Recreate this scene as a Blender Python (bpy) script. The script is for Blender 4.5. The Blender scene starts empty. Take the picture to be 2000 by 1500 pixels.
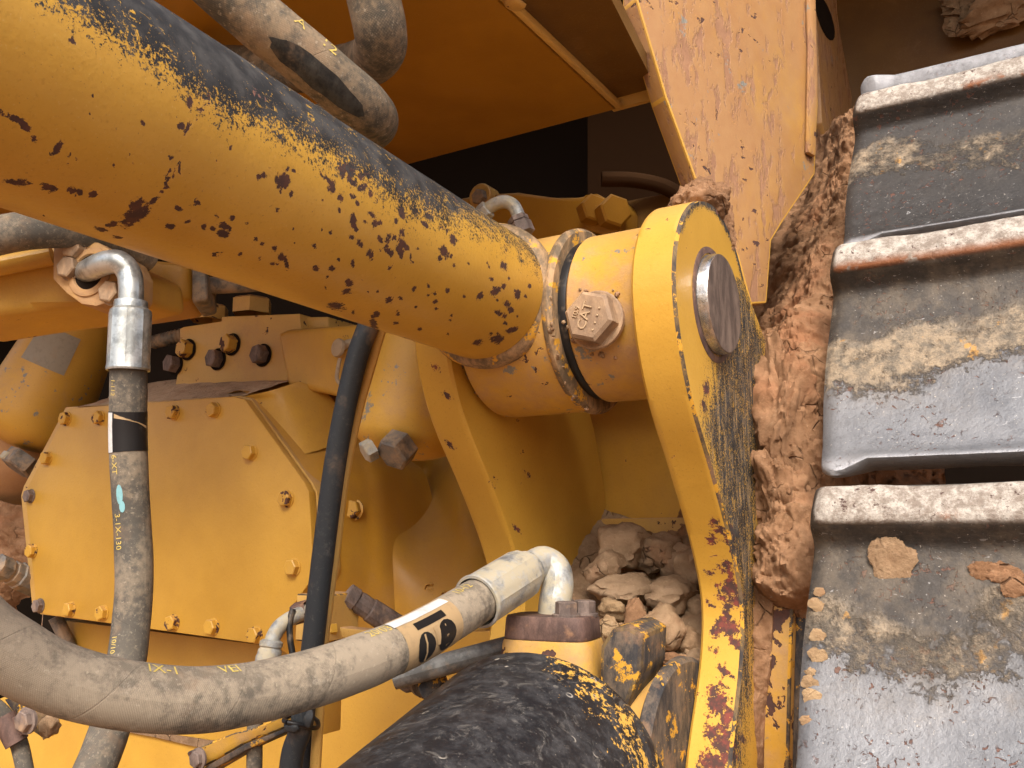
import bpy, bmesh, math, random
import numpy as np
from mathutils import Vector, Matrix, noise as mnoise

# ------------------------------------------------------------------ camera, sky, sun, exposure
sc = bpy.context.scene
FPX = 1800.0                                   # focal length in pixels of the 2000 px wide photograph
PITCH = math.radians(9.307); YAW = math.radians(31.642)
cam = bpy.data.objects.new('camera', bpy.data.cameras.new('camera'))
sc.collection.objects.link(cam)
cam.data.sensor_width = 36.0; cam.data.lens = 36.0 * FPX / 2000.0
cam.data.clip_start = 0.01; cam.data.clip_end = 3000.0
cam.rotation_euler = (math.pi / 2 + PITCH, 0, YAW)
sc.camera = cam
world = bpy.data.worlds.new('World'); sc.world = world; world.use_nodes = True
wn = world.node_tree; wn.nodes.clear()
sky = wn.nodes.new('ShaderNodeTexSky'); sky.sky_type = 'NISHITA'; sky.sun_disc = False
SUN_EL = math.radians(46); SUN_ROT = math.radians(151)
sky.sun_elevation = SUN_EL; sky.sun_rotation = SUN_ROT
sky.air_density = 1.0; sky.dust_density = 6.0; sky.ozone_density = 1.0
bg = wn.nodes.new('ShaderNodeBackground'); bg.inputs['Strength'].default_value = 0.13
wo = wn.nodes.new('ShaderNodeOutputWorld')
wn.links.new(sky.outputs[0], bg.inputs[0]); wn.links.new(bg.outputs[0], wo.inputs[0])
sun = bpy.data.objects.new('sun', bpy.data.lights.new('sun', 'SUN'))
sc.collection.objects.link(sun)
sun.data.energy = 1.5; sun.data.angle = math.radians(24); sun.data.color = (1.0, 0.965, 0.92)
sd = Vector((math.sin(SUN_ROT) * math.cos(SUN_EL), math.cos(SUN_ROT) * math.cos(SUN_EL), math.sin(SUN_EL)))
sun.rotation_euler = sd.to_track_quat('Z', 'Y').to_euler()
sun.location = sd * 6
vs = sc.view_settings
vs.view_transform = 'Standard'; vs.look = 'None'; vs.gamma = 1.0; vs.use_curve_mapping = False
vs.exposure = 0.93
sc.cycles.max_bounces = 8; sc.cycles.diffuse_bounces = 4

# ------------------------------------------------------------------ pixel <-> place
RT = np.array([math.cos(YAW), math.sin(YAW), 0.0])
GG = np.array([-math.sin(YAW), math.cos(YAW), 0.0])
ZZ = np.array([0, 0, 1.0])
FW = GG * math.cos(PITCH) + ZZ * math.sin(PITCH)
UP = -GG * math.sin(PITCH) + ZZ * math.cos(PITCH)
def at(px, py, X=None, Y=None, Z=None, D=None):
    d = (px - 1000.0) * RT + FPX * FW + (750.0 - py) * UP
    if D is not None: k = D / FPX
    elif X is not None: k = X / d[0]
    elif Y is not None: k = Y / d[1]
    else: k = Z / d[2]
    return Vector(d * k)
def proj(P):
    P = np.asarray(P, float); D = P @ FW
    return np.stack([1000 + FPX * (P @ RT) / D, 750 - FPX * (P @ UP) / D], -1)
VX, VY, VZ = Vector((1, 0, 0)), Vector((0, 1, 0)), Vector((0, 0, 1))
R = math.radians
rng = random.Random(7)

# ------------------------------------------------------------------ material helpers
class G:
    def __init__(s, name):
        s.m = bpy.data.materials.new(name); s.m.use_nodes = True
        s.t = s.m.node_tree; s.t.nodes.clear()
        s.out = s.t.nodes.new('ShaderNodeOutputMaterial')
        s.p = s.t.nodes.new('ShaderNodeBsdfPrincipled')
        s.t.links.new(s.p.outputs[0], s.out.inputs[0])
        tc = s.t.nodes.new('ShaderNodeTexCoord'); oi = s.t.nodes.new('ShaderNodeObjectInfo')
        sep = s.t.nodes.new('ShaderNodeVectorMath'); sep.operation = 'SCALE'
        rv = s.t.nodes.new('ShaderNodeCombineXYZ')
        s.link(oi.outputs['Random'], rv.inputs[0]); s.link(oi.outputs['Random'], rv.inputs[1])
        s.link(rv.outputs[0], sep.inputs[0]); sep.inputs['Scale'].default_value = 7.3
        ad = s.t.nodes.new('ShaderNodeVectorMath')
        s.link(tc.outputs['Object'], ad.inputs[0]); s.link(sep.outputs[0], ad.inputs[1])
        s.loc = tc.outputs['Object']; s.co = ad.outputs[0]
        s.uv = tc.outputs['UV']
    def link(s, a, b): s.t.links.new(a, b)
    def put(s, inp, v):
        if hasattr(v, 'is_linked') or hasattr(v, 'links'): s.link(v, inp)
        else:
            if isinstance(v, (tuple, list)) and len(v) == 3 and len(inp.default_value) == 4: v = (*v, 1)
            elif isinstance(v, (int, float)) and hasattr(inp.default_value, '__len__'): v = (v, v, v, 1)
            inp.default_value = v
    def noise(s, scale, detail=4, rough=.6, co=None, dist=0, stretch=None):
        n = s.t.nodes.new('ShaderNodeTexNoise'); c = co or s.co
        if stretch:
            mp = s.t.nodes.new('ShaderNodeMapping'); mp.inputs['Scale'].default_value = stretch
            s.link(c, mp.inputs[0]); c = mp.outputs[0]
        s.link(c, n.inputs['Vector']); n.inputs['Scale'].default_value = scale
        n.inputs['Detail'].default_value = detail; n.inputs['Roughness'].default_value = rough
        n.inputs['Distortion'].default_value = dist
        return n.outputs['Fac']
    def vor(s, scale, feature='F1', rand=1, co=None):
        n = s.t.nodes.new('ShaderNodeTexVoronoi'); s.link(co or s.co, n.inputs['Vector'])
        n.feature = feature; n.inputs['Scale'].default_value = scale; n.inputs['Randomness'].default_value = rand
        return n.outputs['Distance']
    def ramp(s, v, a, b, lo=0., hi=1.):
        n = s.t.nodes.new('ShaderNodeMapRange'); n.interpolation_type = 'SMOOTHSTEP'
        s.put(n.inputs['Value'], v); n.inputs['From Min'].default_value = a; n.inputs['From Max'].default_value = b
        n.inputs['To Min'].default_value = lo; n.inputs['To Max'].default_value = hi
        return n.outputs[0]
    def op(s, o, a, b=0., c=None):
        n = s.t.nodes.new('ShaderNodeMath'); n.operation = o
        s.put(n.inputs[0], a); s.put(n.inputs[1], b)
        if c is not None: s.put(n.inputs[2], c)
        return n.outputs[0]
    def mul(s, a, b): return s.op('MULTIPLY', a, b)
    def add(s, a, b): return s.op('ADD', a, b)
    def sat(s, a):
        n = s.t.nodes.new('ShaderNodeClamp'); s.put(n.inputs[0], a); return n.outputs[0]
    def mix(s, f, a, b):
        n = s.t.nodes.new('ShaderNodeMix'); n.data_type = 'RGBA'
        s.put(n.inputs['Factor'], f); s.put(n.inputs[6], a); s.put(n.inputs[7], b)
        return n.outputs[2]
    def attr(s, name):
        n = s.t.nodes.new('ShaderNodeAttribute'); n.attribute_name = name; return n.outputs['Fac']
    def sepxyz(s, v):
        n = s.t.nodes.new('ShaderNodeSeparateXYZ'); s.link(v, n.inputs[0]); return n.outputs
    def nz(s):
        n = s.t.nodes.new('ShaderNodeNewGeometry'); return s.sepxyz(n.outputs['Normal'])[2]
    def bump(s, h, strength=.3, dist=.002):
        n = s.t.nodes.new('ShaderNodeBump'); n.inputs['Strength'].default_value = strength
        n.inputs['Distance'].default_value = dist; s.put(n.inputs['Height'], h)
        s.link(n.outputs[0], s.p.inputs['Normal']); return n
    def fin(s, col, rough=.6, metal=0., spec=.4):
        s.put(s.p.inputs['Base Color'], col); s.put(s.p.inputs['Roughness'], rough)
        s.put(s.p.inputs['Metallic'], metal); s.p.inputs['Specular IOR Level'].default_value = spec
        return s.m

YEL = (0.60, 0.342, 0.050); YEL2 = (0.53, 0.295, 0.040)
DUST = (0.48, 0.30, 0.155); RUST = (0.070, 0.036, 0.030); BLK = (0.022, 0.024, 0.028)
def paint(name, base=YEL, dark=YEL2, dust=.25, top=.5, chips=.0, chipscale=70, blackattr=False, chipattr=False,
          streak=.0, grey=.0, rough=.42, redrust=0., greyattr=False, bst=(1, .5, 1), btan=0., wash=0.):
    g = G(name)
    c = g.mix(g.ramp(g.noise(9, 3), .35, .7), base, dark)
    c = g.mix(g.ramp(g.noise(420, 2), .55, .8, 0, .35), c, (base[0]*.62, base[1]*.55, base[2]*.5))
    n1 = g.noise(6, 6, .62); n2 = g.noise(45, 6, .7)
    d = g.ramp(g.add(g.mul(n1, .65), g.mul(n2, .35)), .62 - dust*.35, .86 - dust*.35, 0, min(1, dust * 2.0))
    tz = g.mul(g.ramp(g.nz(), .35, .95), g.ramp(g.noise(38, 5, .7), .25, .6, top * .5, top))
    d = g.op('MAXIMUM', d, tz)
    dcol = g.mix(g.noise(60, 4), DUST, (0.38, 0.215, 0.105))
    c = g.mix(d, c, dcol)
    c = g.mix(g.ramp(g.noise(700, 2), .66, .72, 0, .22), c, (.66, .50, .24))
    c = g.mix(g.ramp(g.noise(560, 2, co=g.loc), .70, .74, 0, .55), c, (.16, .085, .04))
    h = g.add(g.mul(g.noise(260, 3), .3), g.mul(g.noise(75, 4, .6), .35))
    h = g.add(h, g.mul(d, g.mul(g.noise(300, 4, .7), .8)))
    rgh = g.ramp(d, 0, 1, rough, .9)
    if wash:
        w = g.ramp(g.add(g.mul(g.noise(7, 5, .6), .8), g.mul(g.noise(40, 6, .75, stretch=(1, 1, .35)), .5)), .47 - .08*(wash > .9), .80 - .12*(wash > .9), 0, wash)
        c = g.mix(w, c, g.mix(g.noise(50, 5), (.30, .14, .055), (.40, .235, .10)))
    if streak:
        st = g.ramp(g.noise(30, 6, .7, stretch=(1.6, 1.6, .5)), .66 - streak*.22, .72 - streak*.2)
        scol = g.mix(g.noise(90, 4), (0.13, .06, .045), (.40, .22, .13))
        c = g.mix(g.mul(st, .75), c, scol); h = g.add(h, g.mul(st, -1.0)); rgh = g.mix(st, rgh, .85)
    if grey or greyattr:
        gm = g.ramp(g.add(g.noise(34, 7, .72), g.mul(g.attr('grey'), .5) if greyattr else 0), .72 - grey*.2, .745 - grey*.2)
        c = g.mix(gm, c, g.mix(g.noise(300, 2), (.26, .24, .20), (.17, .17, .155)))
    if chips or chipattr:
        src = g.mul(g.add(g.noise(chipscale, 5, .62, dist=.4), g.mul(g.noise(chipscale*.16, 2), .5)), 1.0)
        cm = g.ramp(src, .97 - chips*.2, .985 - chips*.2)
        halo = g.ramp(src, .93 - chips*.2, .985 - chips*.2)
        if chipattr:
            a = g.attr('chip'); e = g.op('SUBTRACT', g.add(g.mul(g.noise(330, 5, .8), 1.5), g.mul(g.noise(110, 3, .6), .9)), 1.2)
            av = g.add(a, g.mul(e, 2.0))
            am = g.mul(g.ramp(av, .36, .44), g.ramp(a, .02, .10))
            ah = g.mul(g.ramp(av, .12, .40), g.ramp(a, .02, .2))
            cm = g.op('MAXIMUM', cm, am); halo = g.op('MAXIMUM', halo, ah)
        rc = g.mix(g.ramp(g.noise(130, 4), .4, .7), RUST, (.12, .05, .032) if not redrust else (.22, .05, .035))
        c = g.mix(g.mul(halo, .30), c, (.72, .38, .10))
        c = g.mix(cm, c, rc); h = g.add(h, g.mul(cm, -2.2)); rgh = g.mix(cm, rgh, .8)
    if blackattr:
        b = g.attr('blk')
        e = g.add(g.mul(g.noise(520, 4, .8), 1.35), g.mul(g.noise(120, 5, .8, stretch=bst), .75))
        e = g.op('SUBTRACT', e, 1.05)
        bm = g.ramp(g.add(b, g.mul(e, 2.9)), .42, .58)
        bc = g.mix(g.ramp(g.noise(50, 5), .4, .7), (.018, .018, .019), (.060, .058, .056))
        if btan: bc = g.mix(g.ramp(g.noise(150, 6, .8, stretch=bst), .50, .62, 0, btan), bc, (.30, .21, .12))
        fk = g.mul(g.ramp(g.noise(230, 4, .7, dist=.8, stretch=(1, .7, .7)), .595, .635), g.ramp(g.noise(30, 3), .42, .58))
        bm = g.mul(bm, g.op('SUBTRACT', 1.0, fk))
        c = g.mix(bm, c, bc); h = g.add(h, g.mul(bm, -1.4)); rgh = g.mix(bm, rgh, .74)
        rm = g.mul(g.ramp(g.noise(52, 5, .7), .66, .68), g.ramp(b, .3, .7))
        c = g.mix(rm, c, g.mix(g.noise(200), (.26, .12, .085), (.10, .05, .045)))
    g.bump(h, .55, .0012)
    return g.fin(c, rgh)

M = {}
M['yellow'] = paint('yellow_paint', dust=.22, top=.45, chips=.10, wash=.3)
M['yellow_clean'] = paint('yellow_cover_paint', dust=.03, top=.5, chips=.0, rough=.38, wash=.10)
M['yellow_bolt'] = paint('yellow_bolt_paint', dust=.25, top=.5, chips=.6, chipscale=60)
M['yellow_barrel'] = paint('barrel_paint', dust=.10, top=.0, chips=.08, chipattr=True, blackattr=True, rough=.36)
M['yellow_eye'] = paint('eye_paint', dust=.62, top=.5, chips=.12, grey=.55, greyattr=False)
M['yellow_lug'] = paint('lug_paint', dust=.20, top=.35, chips=.05, chipattr=True, blackattr=True, redrust=1, bst=(1.4, 1.4, .22), btan=.9)
M['yellow_dusty'] = paint('dusty_yellow_paint', base=(.60, .37, .10), dark=(.54, .32, .09), dust=.35, top=.95, chips=.05, grey=.1)
M['tan_dusty'] = paint('tan_dust_coated_paint', base=(.50, .30, .10), dust=.95, top=.9)
M['yellow_grey'] = paint('scuffed_yellow_paint', dust=.38, top=.5, grey=.62)
M['yellow_shade'] = paint('shaded_yellow_paint', base=(.40, .195, .018), dark=(.34, .16, .014), dust=.18, top=.6, chips=.0)  # machine yellow darkened to stand for shade on underside and recessed parts
M['yellow_case'] = paint('casting_paint', base=(.54, .29, .030), dark=(.47, .24, .024), dust=.26, top=.5, chips=.0, grey=.05, wash=.3)
M['yellow_frame'] = paint('frame_paint', base=(.44, .245, .055), dark=(.35, .175, .045), dust=.22, top=.6, streak=.62, grey=.45, chips=.25, chipscale=60, wash=.95)
M['yellow_old'] = paint('worn_guard_paint', dust=.55, top=.5, chips=.55, chipscale=30, grey=.2)

def black_paint():
    g = G('worn_black_paint')
    n = g.noise(60, 6, .75)
    c = g.mix(g.ramp(n, .42, .75), (.012, .013, .016), (.055, .055, .058))
    mott = g.ramp(g.noise(48, 7, .78, dist=1.5), .53, .66)
    c = g.mix(g.mul(mott, .55), c, (.17, .16, .145))
    ring = g.op('ABSOLUTE', g.op('SUBTRACT', g.vor(58), .16)); rmask = g.ramp(ring, .02, .045, 1, 0)
    rmask = g.mul(rmask, g.ramp(g.noise(16, 3), .54, .6)); c = g.mix(g.mul(rmask, .8), c, (.36, .33, .28))
    y = g.attr('yel'); e = g.op('SUBTRACT', g.add(g.mul(g.noise(300, 5, .75), 1.0), g.mul(g.noise(90, 4, .7), 1.0)), 1.0)
    ym = g.ramp(g.add(y, g.mul(e, 2.6)), .62, .72)
    c = g.mix(ym, c, g.mix(g.noise(80), (.66, .36, .03), (.55, .33, .10)))
    sp = g.mul(g.ramp(g.noise(620, 2), .70, .74), .7); c = g.mix(sp, c, (.30, .28, .24))
    g.bump(g.add(g.mul(n, .5), g.mul(rmask, .6)), .5, .0015)
    return g.fin(c, g.ramp(g.noise(30, 4), .35, .7, .38, .6))
M['black'] = black_paint()
def worn_dark(name, a=(.03, .03, .033), b=(.16, .12, .085), y=.0, brown=(.22, .13, .075)):
    g = G(name); n = g.noise(55, 7, .75, stretch=(1, 1, .45))
    c = g.mix(g.ramp(n, .40, .66), a, b)
    c = g.mix(g.ramp(g.noise(22, 5, .7), .55, .7), c, brown)
    if y: c = g.mix(g.ramp(g.noise(40, 6, .75), .62 - y*.1, .66 - y*.1), c, (.60, .31, .03))
    g.bump(n, .6, .002); return g.fin(c, .68)
M['black_worn'] = worn_dark('worn_black_casting', y=.5)
M['edge_wear'] = worn_dark('edge_wear', (.035, .03, .03), (.20, .13, .05), y=.9)
M['rim_wear'] = worn_dark('dusty_rim', (.13, .095, .058), (.42, .27, .14), y=.7, brown=(.44, .28, .155))
M['rust'] = worn_dark('brown_rust', (.075, .045, .038), (.16, .095, .075), brown=(.30, .16, .085))
M['bolt_tan'] = worn_dark('dusty_tan_bolt', (.24, .16, .10), (.42, .28, .165), brown=(.44, .26, .14))
M['rust_bolt'] = worn_dark('rusty_bolt', (.10, .075, .065), (.24, .18, .15), brown=(.33, .22, .14))

def hose_mat(name, dark=(.060, .057, .050), dusty=(.36, .30, .225), amount=.5, weave=1.0, rough=.85):
    g = G(name)
    u = g.sepxyz(g.uv)
    n1 = g.noise(14, 5, .65); n2 = g.noise(120, 5, .72)
    d = g.ramp(g.add(g.mul(n1, .55), g.mul(n2, .45)), .62 - amount*.3, .82 - amount*.3)
    d = g.op('MAXIMUM', d, g.ramp(g.nz(), -.2, .9, 0, .42 * amount))
    c = g.mix(d, dark, dusty)
    c = g.mix(g.ramp(g.noise(330, 3), .60, .70, 0, .55*min(1, amount*amount*1.6)), c, (.47, .40, .30))
    c = g.mix(g.ramp(g.noise(24, 5), .55, .75, 0, .6), c, (.27, .175, .105))
    c = g.mix(g.ramp(g.noise(70, 6, .75), .58, .72, 0, .5*min(1, amount)), c, (.50, .44, .35))
    c = g.mix(g.ramp(g.noise(46, 6, .75), .60, .74, 0, .55), c, dark)
    # fabric impression: fine threads round the hose, crossed with a long helix
    w1 = g.op('SINE', g.mul(u[0], 5400.0)); w2 = g.op('SINE', g.mul(u[1], 330.0))
    wv = g.mul(g.mul(g.mul(w1, w2), .42 * weave), g.ramp(g.noise(30, 3), .3, .7, .35, 1.0))
    hel = g.op('ABSOLUTE', g.op('SINE', g.add(g.mul(u[0], 46.0), g.mul(u[1], 3.1416))))
    hm = g.ramp(hel, .0, .035, 1, 0); c = g.mix(g.mul(hm, .16), c, (.035, .03, .026))
    sv = g.ramp(wv, -.5, .5, -.16 * weave, .16 * weave)
    c = g.mix(g.sat(sv), c, (.42, .36, .27)); c = g.mix(g.sat(g.mul(sv, -1.0)), c, (.03, .028, .025))
    g.bump(g.add(g.add(g.mul(wv, .35), g.mul(n2, .8)), g.mul(hm, -.35)), .5, .0012)
    return g.fin(c, rough, 0, .25)
M['hose_dusty'] = hose_mat('dusty_hose_rubber', dark=(.115, .10, .08), dusty=(.35, .29, .212), amount=.9)
M['hose_grey'] = hose_mat('grey_hose_rubber', dark=(.085, .080, .070), dusty=(.25, .205, .15), amount=.65)
M['hose_brown'] = hose_mat('brown_hose_rubber', dark=(.075, .068, .055), dusty=(.26, .19, .12), amount=.7)
M['hose_black'] = hose_mat('smooth_black_hose', dark=(.028, .032, .036), dusty=(.09, .09, .088), amount=.22, weave=.12, rough=.55)

def steel(name, base=(.52, .54, .52), dust=.35, metal=.75, rough=.38, dcol=(.40, .36, .27)):
    g = G(name); n = g.noise(40, 6, .7); d = g.ramp(n, .66 - dust*.3, .86 - dust*.3)
    c = g.mix(g.ramp(g.noise(45, 6, .7), .42, .62), base, tuple(x*.52 for x in base))
    c = g.mix(d, c, dcol); g.bump(g.add(g.noise(200, 4), d), .25, .0008)
    return g.fin(c, g.ramp(d, 0, 1, rough, .8), g.ramp(d, 0, 1, metal, .1))
M['zinc'] = steel('zinc_plated_steel', base=(.60, .63, .61), dust=.35)
M['zinc_old'] = steel('weathered_zinc', base=(.44, .46, .46), dust=.95, metal=.45, rough=.5, dcol=(.45, .40, .29))
M['steel_pin'] = steel('bare_steel', base=(.62, .62, .61), dust=.3, metal=.9, rough=.24, dcol=(.30, .22, .15))
M['fit_dusty'] = steel('pipe_steel', base=(.20, .20, .19), dust=.45, metal=.3, rough=.55, dcol=(.26, .20, .14)); M['pipe_grey'] = M['fit_dusty']
M['fit_dusty'] = steel('dusty_fitting', base=(.20, .185, .165), dust=.8, metal=.3, rough=.6, dcol=(.34, .25, .165))
def pin_face():
    g = G('worn_pin_face'); n = g.noise(60, 7, .75, stretch=(1, 1, .35))
    c = g.mix(g.ramp(n, .4, .66), (.10, .072, .06), (.23, .17, .135))
    c = g.mix(g.ramp(g.noise(90, 3), .70, .74), c, (.35, .23, .09))
    g.bump(n, .5, .001); return g.fin(c, .6, .25)
M['pin_face'] = pin_face()

def track_mat():
    g = G('track_steel'); x, y, z = g.sepxyz(g.loc)   # y = outward height, z = along the shoe (downwards negative)
    n = g.noise(16, 6, .7); n2 = g.noise(70, 6, .75)
    blue = g.mix(g.ramp(g.noise(8, 4, .6), .35, .65), (.120, .127, .140), (.205, .212, .225))
    dark = g.mix(n2, (.020, .019, .019), (.060, .057, .055))
    oi = g.t.nodes.new('ShaderNodeObjectInfo'); oc = g.t.nodes.new('ShaderNodeSeparateColor'); g.link(oi.outputs['Color'], oc.inputs[0])
    lown = g.op('SUBTRACT', g.noise(7, 3, .5), .5)
    zs = g.add(g.add(z, g.mul(lown, .14)), g.mul(g.op('SUBTRACT', n2, .5), .06))
    wear = g.ramp(g.add(zs, g.mul(oc.outputs[0], .2)), -.16, -.08)   # darker half below the grouser
    blue = g.mix(g.sat(g.mul(oc.outputs[0], -6.0)), blue, (.33, .34, .355))
    c = g.mix(wear, blue, dark)
    # mottles and rusty pecks
    c = g.mix(g.mul(g.ramp(g.noise(95, 6, .75), .52, .70), .35), c, (.10, .095, .095))
    pk = g.mul(g.ramp(g.noise(170, 4, .6, dist=.8), .60, .625), g.ramp(g.noise(24, 4, .6), .46, .56))
    c = g.mix(pk, c, g.mix(g.noise(300), (.075, .035, .03), (.16, .075, .05)))
    scr = g.mul(g.ramp(g.noise(85, 3, .5, dist=3.5, stretch=(.6, 1, 1.2)), .685, .70), g.ramp(g.noise(20, 2), .45, .6)); c = g.mix(g.mul(scr, .6), c, (.42, .42, .42))
    pit = g.ramp(g.noise(260, 5, .8), .54, .66); c = g.mix(g.mul(pit, .45), c, (.06, .055, .055))
    pit2 = g.ramp(g.noise(210, 5, .8), .60, .68); c = g.mix(g.mul(pit2, .30), c, (.36, .35, .33))
    sp = g.ramp(g.noise(420, 2), .70, .73); c = g.mix(g.mul(sp, .7), c, (.50, .46, .40))
    # dried mud plastered below the grouser
    mz = g.mul(g.ramp(zs, -.165, -.115), g.ramp(zs, -.050, -.085))
    mud = g.ramp(g.add(g.add(g.mul(n, .8), g.mul(n2, .8)), g.add(g.mul(mz, .55), g.mul(oc.outputs[1], .4))), 1.24, 1.50)
    film = g.mul(g.ramp(g.add(zs, g.mul(n, .08)), -.17, -.06), g.ramp(g.noise(30, 6, .75), .40, .68, .10, .55)); film = g.mul(film, g.op('SUBTRACT', 1.0, g.sat(oc.outputs[0]))); c = g.mix(film, c, (.20, .16, .115))
    mud = g.mul(mud, g.ramp(z, -.21, -.13)); mudc = g.mix(g.ramp(g.noise(60, 7, .8), .40, .62), (.33, .26, .178), (.145, .125, .098))
    mudc = g.mix(g.ramp(g.noise(55, 4), .62, .68), mudc, (.45, .26, .09)); c = g.mix(mud, c, mudc)
    # worn pale grouser tip with orange rust along its lower edge
    tip = g.mul(g.ramp(y, .026, .0315), g.ramp(z, -.050, -.036))
    tc = g.mix(g.ramp(g.noise(85, 7, .8), .40, .64), (.27, .225, .185), (.58, .54, .48))
    tc = g.mix(g.ramp(g.noise(120, 5, .7), .60, .66), tc, (.10, .055, .045))
    tc = g.mix(g.mul(g.ramp(z, -.022, -.034), g.ramp(g.add(g.noise(26, 5, .7), g.mul(oc.outputs[2], .2)), .58, .68)), tc, (.30, .10, .03))
    c = g.mix(tip, c, tc)
    # bottom lip painted paler for the light its upward flare catches
    lip = g.ramp(g.add(z, g.mul(n2, .012)), -.222, -.236); c = g.mix(g.mul(lip, .8), c, g.mix(g.noise(60, 5), (.44, .45, .47), (.30, .30, .32)))
    g.bump(g.add(g.add(g.mul(n2, .6), g.mul(mud, g.add(.6, n2))), g.add(g.mul(pk, -.5), g.mul(tip, g.mul(g.noise(160, 6, .8), 1.2)))), .8, .003)
    rg = g.op('MAXIMUM', g.op('MAXIMUM', g.add(g.ramp(n2, .3, .7, .40, .58), g.mul(wear, .14)), g.mul(mud, .9)), g.mul(tip, .75))
    mt = g.mul(g.op('SUBTRACT', 1.0, g.sat(g.add(mud, tip))), .35)
    return g.fin(c, rg, mt, .45)
M['track'] = track_mat()
def dirt_mat(name, a, b, s=1.0, spec=(.5, .36, .24)):
    g = G(name); n = g.noise(26*s, 8, .72); n2 = g.noise(170*s, 6, .75)
    c = g.mix(g.ramp(n, .35, .66), a, b)
    c = g.mix(g.mul(g.ramp(n2, .56, .7), .5), c, spec)
    c = g.mix(g.mul(g.ramp(g.noise(11, 4), .5, .7), .5), c, (.36, .16, .08))
    cr = g.ramp(g.vor(34*s, 'DISTANCE_TO_EDGE'), .0, .035, 1, 0); cr = g.mul(cr, g.ramp(g.noise(20, 3), .5, .62))
    c = g.mix(g.ramp(g.noise(8*s, 4, .6), .50, .68, 0, .55), c, tuple(x*.5 for x in a))
    c = g.mix(g.mul(cr, .65), c, (.06, .03, .018))
    g.bump(g.add(g.add(n, g.mul(n2, .45)), g.mul(cr, -.6)), .9, .004)
    return g.fin(c, .95, 0, .15)
M['dirt'] = dirt_mat('packed_red_dirt', (.205, .108, .055), (.335, .192, .106), spec=(.42, .28, .17))
M['dirt_tan'] = dirt_mat('tan_dirt', (.245, .155, .088), (.36, .245, .145))
M['dirt_grey'] = dirt_mat('grey_dirt', (.235, .155, .092), (.365, .255, .160))
M['dust_pink'] = dirt_mat('pinkish_settled_dust', (.50, .36, .24), (.60, .45, .31), 2.2)
M['stone_pale'] = dirt_mat('pale_stone', (.32, .21, .115), (.43, .30, .17), spec=(.58, .48, .36))
M['ground'] = dirt_mat('red_ground', (.26, .13, .065), (.34, .19, .10), .05)
def flat(name, col, rough=.6, var=.25):
    g = G(name)
    if name == 'interior_shade': return g.fin(col, .95, 0, .05)
    c = g.mix(g.ramp(g.noise(120, 5, .7), .45, .75), col, tuple(x*(1-var)+.06*var for x in col))
    c = g.mix(g.ramp(g.noise(40, 5), .58, .75, 0, .5), c, (.33, .25, .17))
    return g.fin(c, rough)
M['scuff'] = worn_dark('rubbed_black_rubber', (.010, .010, .010), (.05, .046, .04), brown=(.11, .075, .05))
M['print'] = flat('yellow_hose_print', (.62, .47, .12))
M['label_white'] = flat('white_label', (.62, .63, .62), .5)
M['label_black'] = flat('black_label', (.012, .012, .013), .4, .0)
M['label_tan'] = flat('tan_label', (.42, .29, .15), .6)
M['tape'] = flat('grey_tape', (.32, .29, .23), .6)
M['blue'] = flat('blue_smear', (.22, .46, .50), .6)
M['plastic'] = flat('dusty_plastic_cap', (.42, .33, .22), .6)
M['dark_brown'] = flat('interior_shade', (.045, .022, .010), .9)  # brown-black colour standing in for shade in the gap
M['dark'] = flat('interior_shade', (.016, .011, .008), .9)  # near-black base stands in for the shade inside gaps and holes
M['brown_wall'] = paint('brown_shaded_wall', base=(.17, .085, .018), dark=(.13, .062, .014), dust=.2, top=.4)  # brown base darkened to carry the shade of the deep wall
M['letter'] = flat('dusty_bolt_lettering', (.46, .33, .20), .8)

# ------------------------------------------------------------------ object helpers
COL = sc.collection
ORG = {}
def tag(o, label=None, cat=None, group=None, kind=None):
    if label: o['label'] = label
    if cat: o['category'] = cat
    if group: o['group'] = group
    if kind: o['kind'] = kind
    return o
def thing(name, label, cat, loc, group=None):
    o = bpy.data.objects.new(name, None); COL.objects.link(o)
    o.location = loc; o.empty_display_size = .02; ORG[o] = Vector(loc)
    return tag(o, label, cat, group)
def mk(name, verts, faces, mat, parent=None, smooth=True, ang=38, mi=None, uv=None, attrs=None):
    me = bpy.data.meshes.new(name)
    V = np.array([tuple(v) for v in verts], float)
    org = np.array(ORG[parent]) if parent else V.mean(0)
    me.from_pydata((V - org).tolist(), [], faces)
    for m in (mat if isinstance(mat, (list, tuple)) else [mat]): me.materials.append(M[m] if isinstance(m, str) else m)
    if mi is not None: me.polygons.foreach_set('material_index', mi)
    if uv is not None:
        L = me.uv_layers.new(name='UVMap'); idx = np.empty(len(me.loops), int); me.loops.foreach_get('vertex_index', idx)
        L.data.foreach_set('uv', np.asarray(uv, float)[idx].ravel())
    for k, a in (attrs or {}).items():
        A = me.attributes.new(k, 'FLOAT', 'POINT'); A.data.foreach_set('value', np.asarray(a, float))
    me.validate(); me.update()
    bm = bmesh.new(); bm.from_mesh(me); bmesh.ops.recalc_face_normals(bm, faces=bm.faces); bm.to_mesh(me); bm.free()
    if smooth:
        me.shade_smooth(); me.set_sharp_from_angle(angle=R(ang))
    o = bpy.data.objects.new(name, me); COL.objects.link(o)
    if parent: o.parent = parent
    else: o.location = org
    ORG[o] = Vector(org)
    return o
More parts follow.
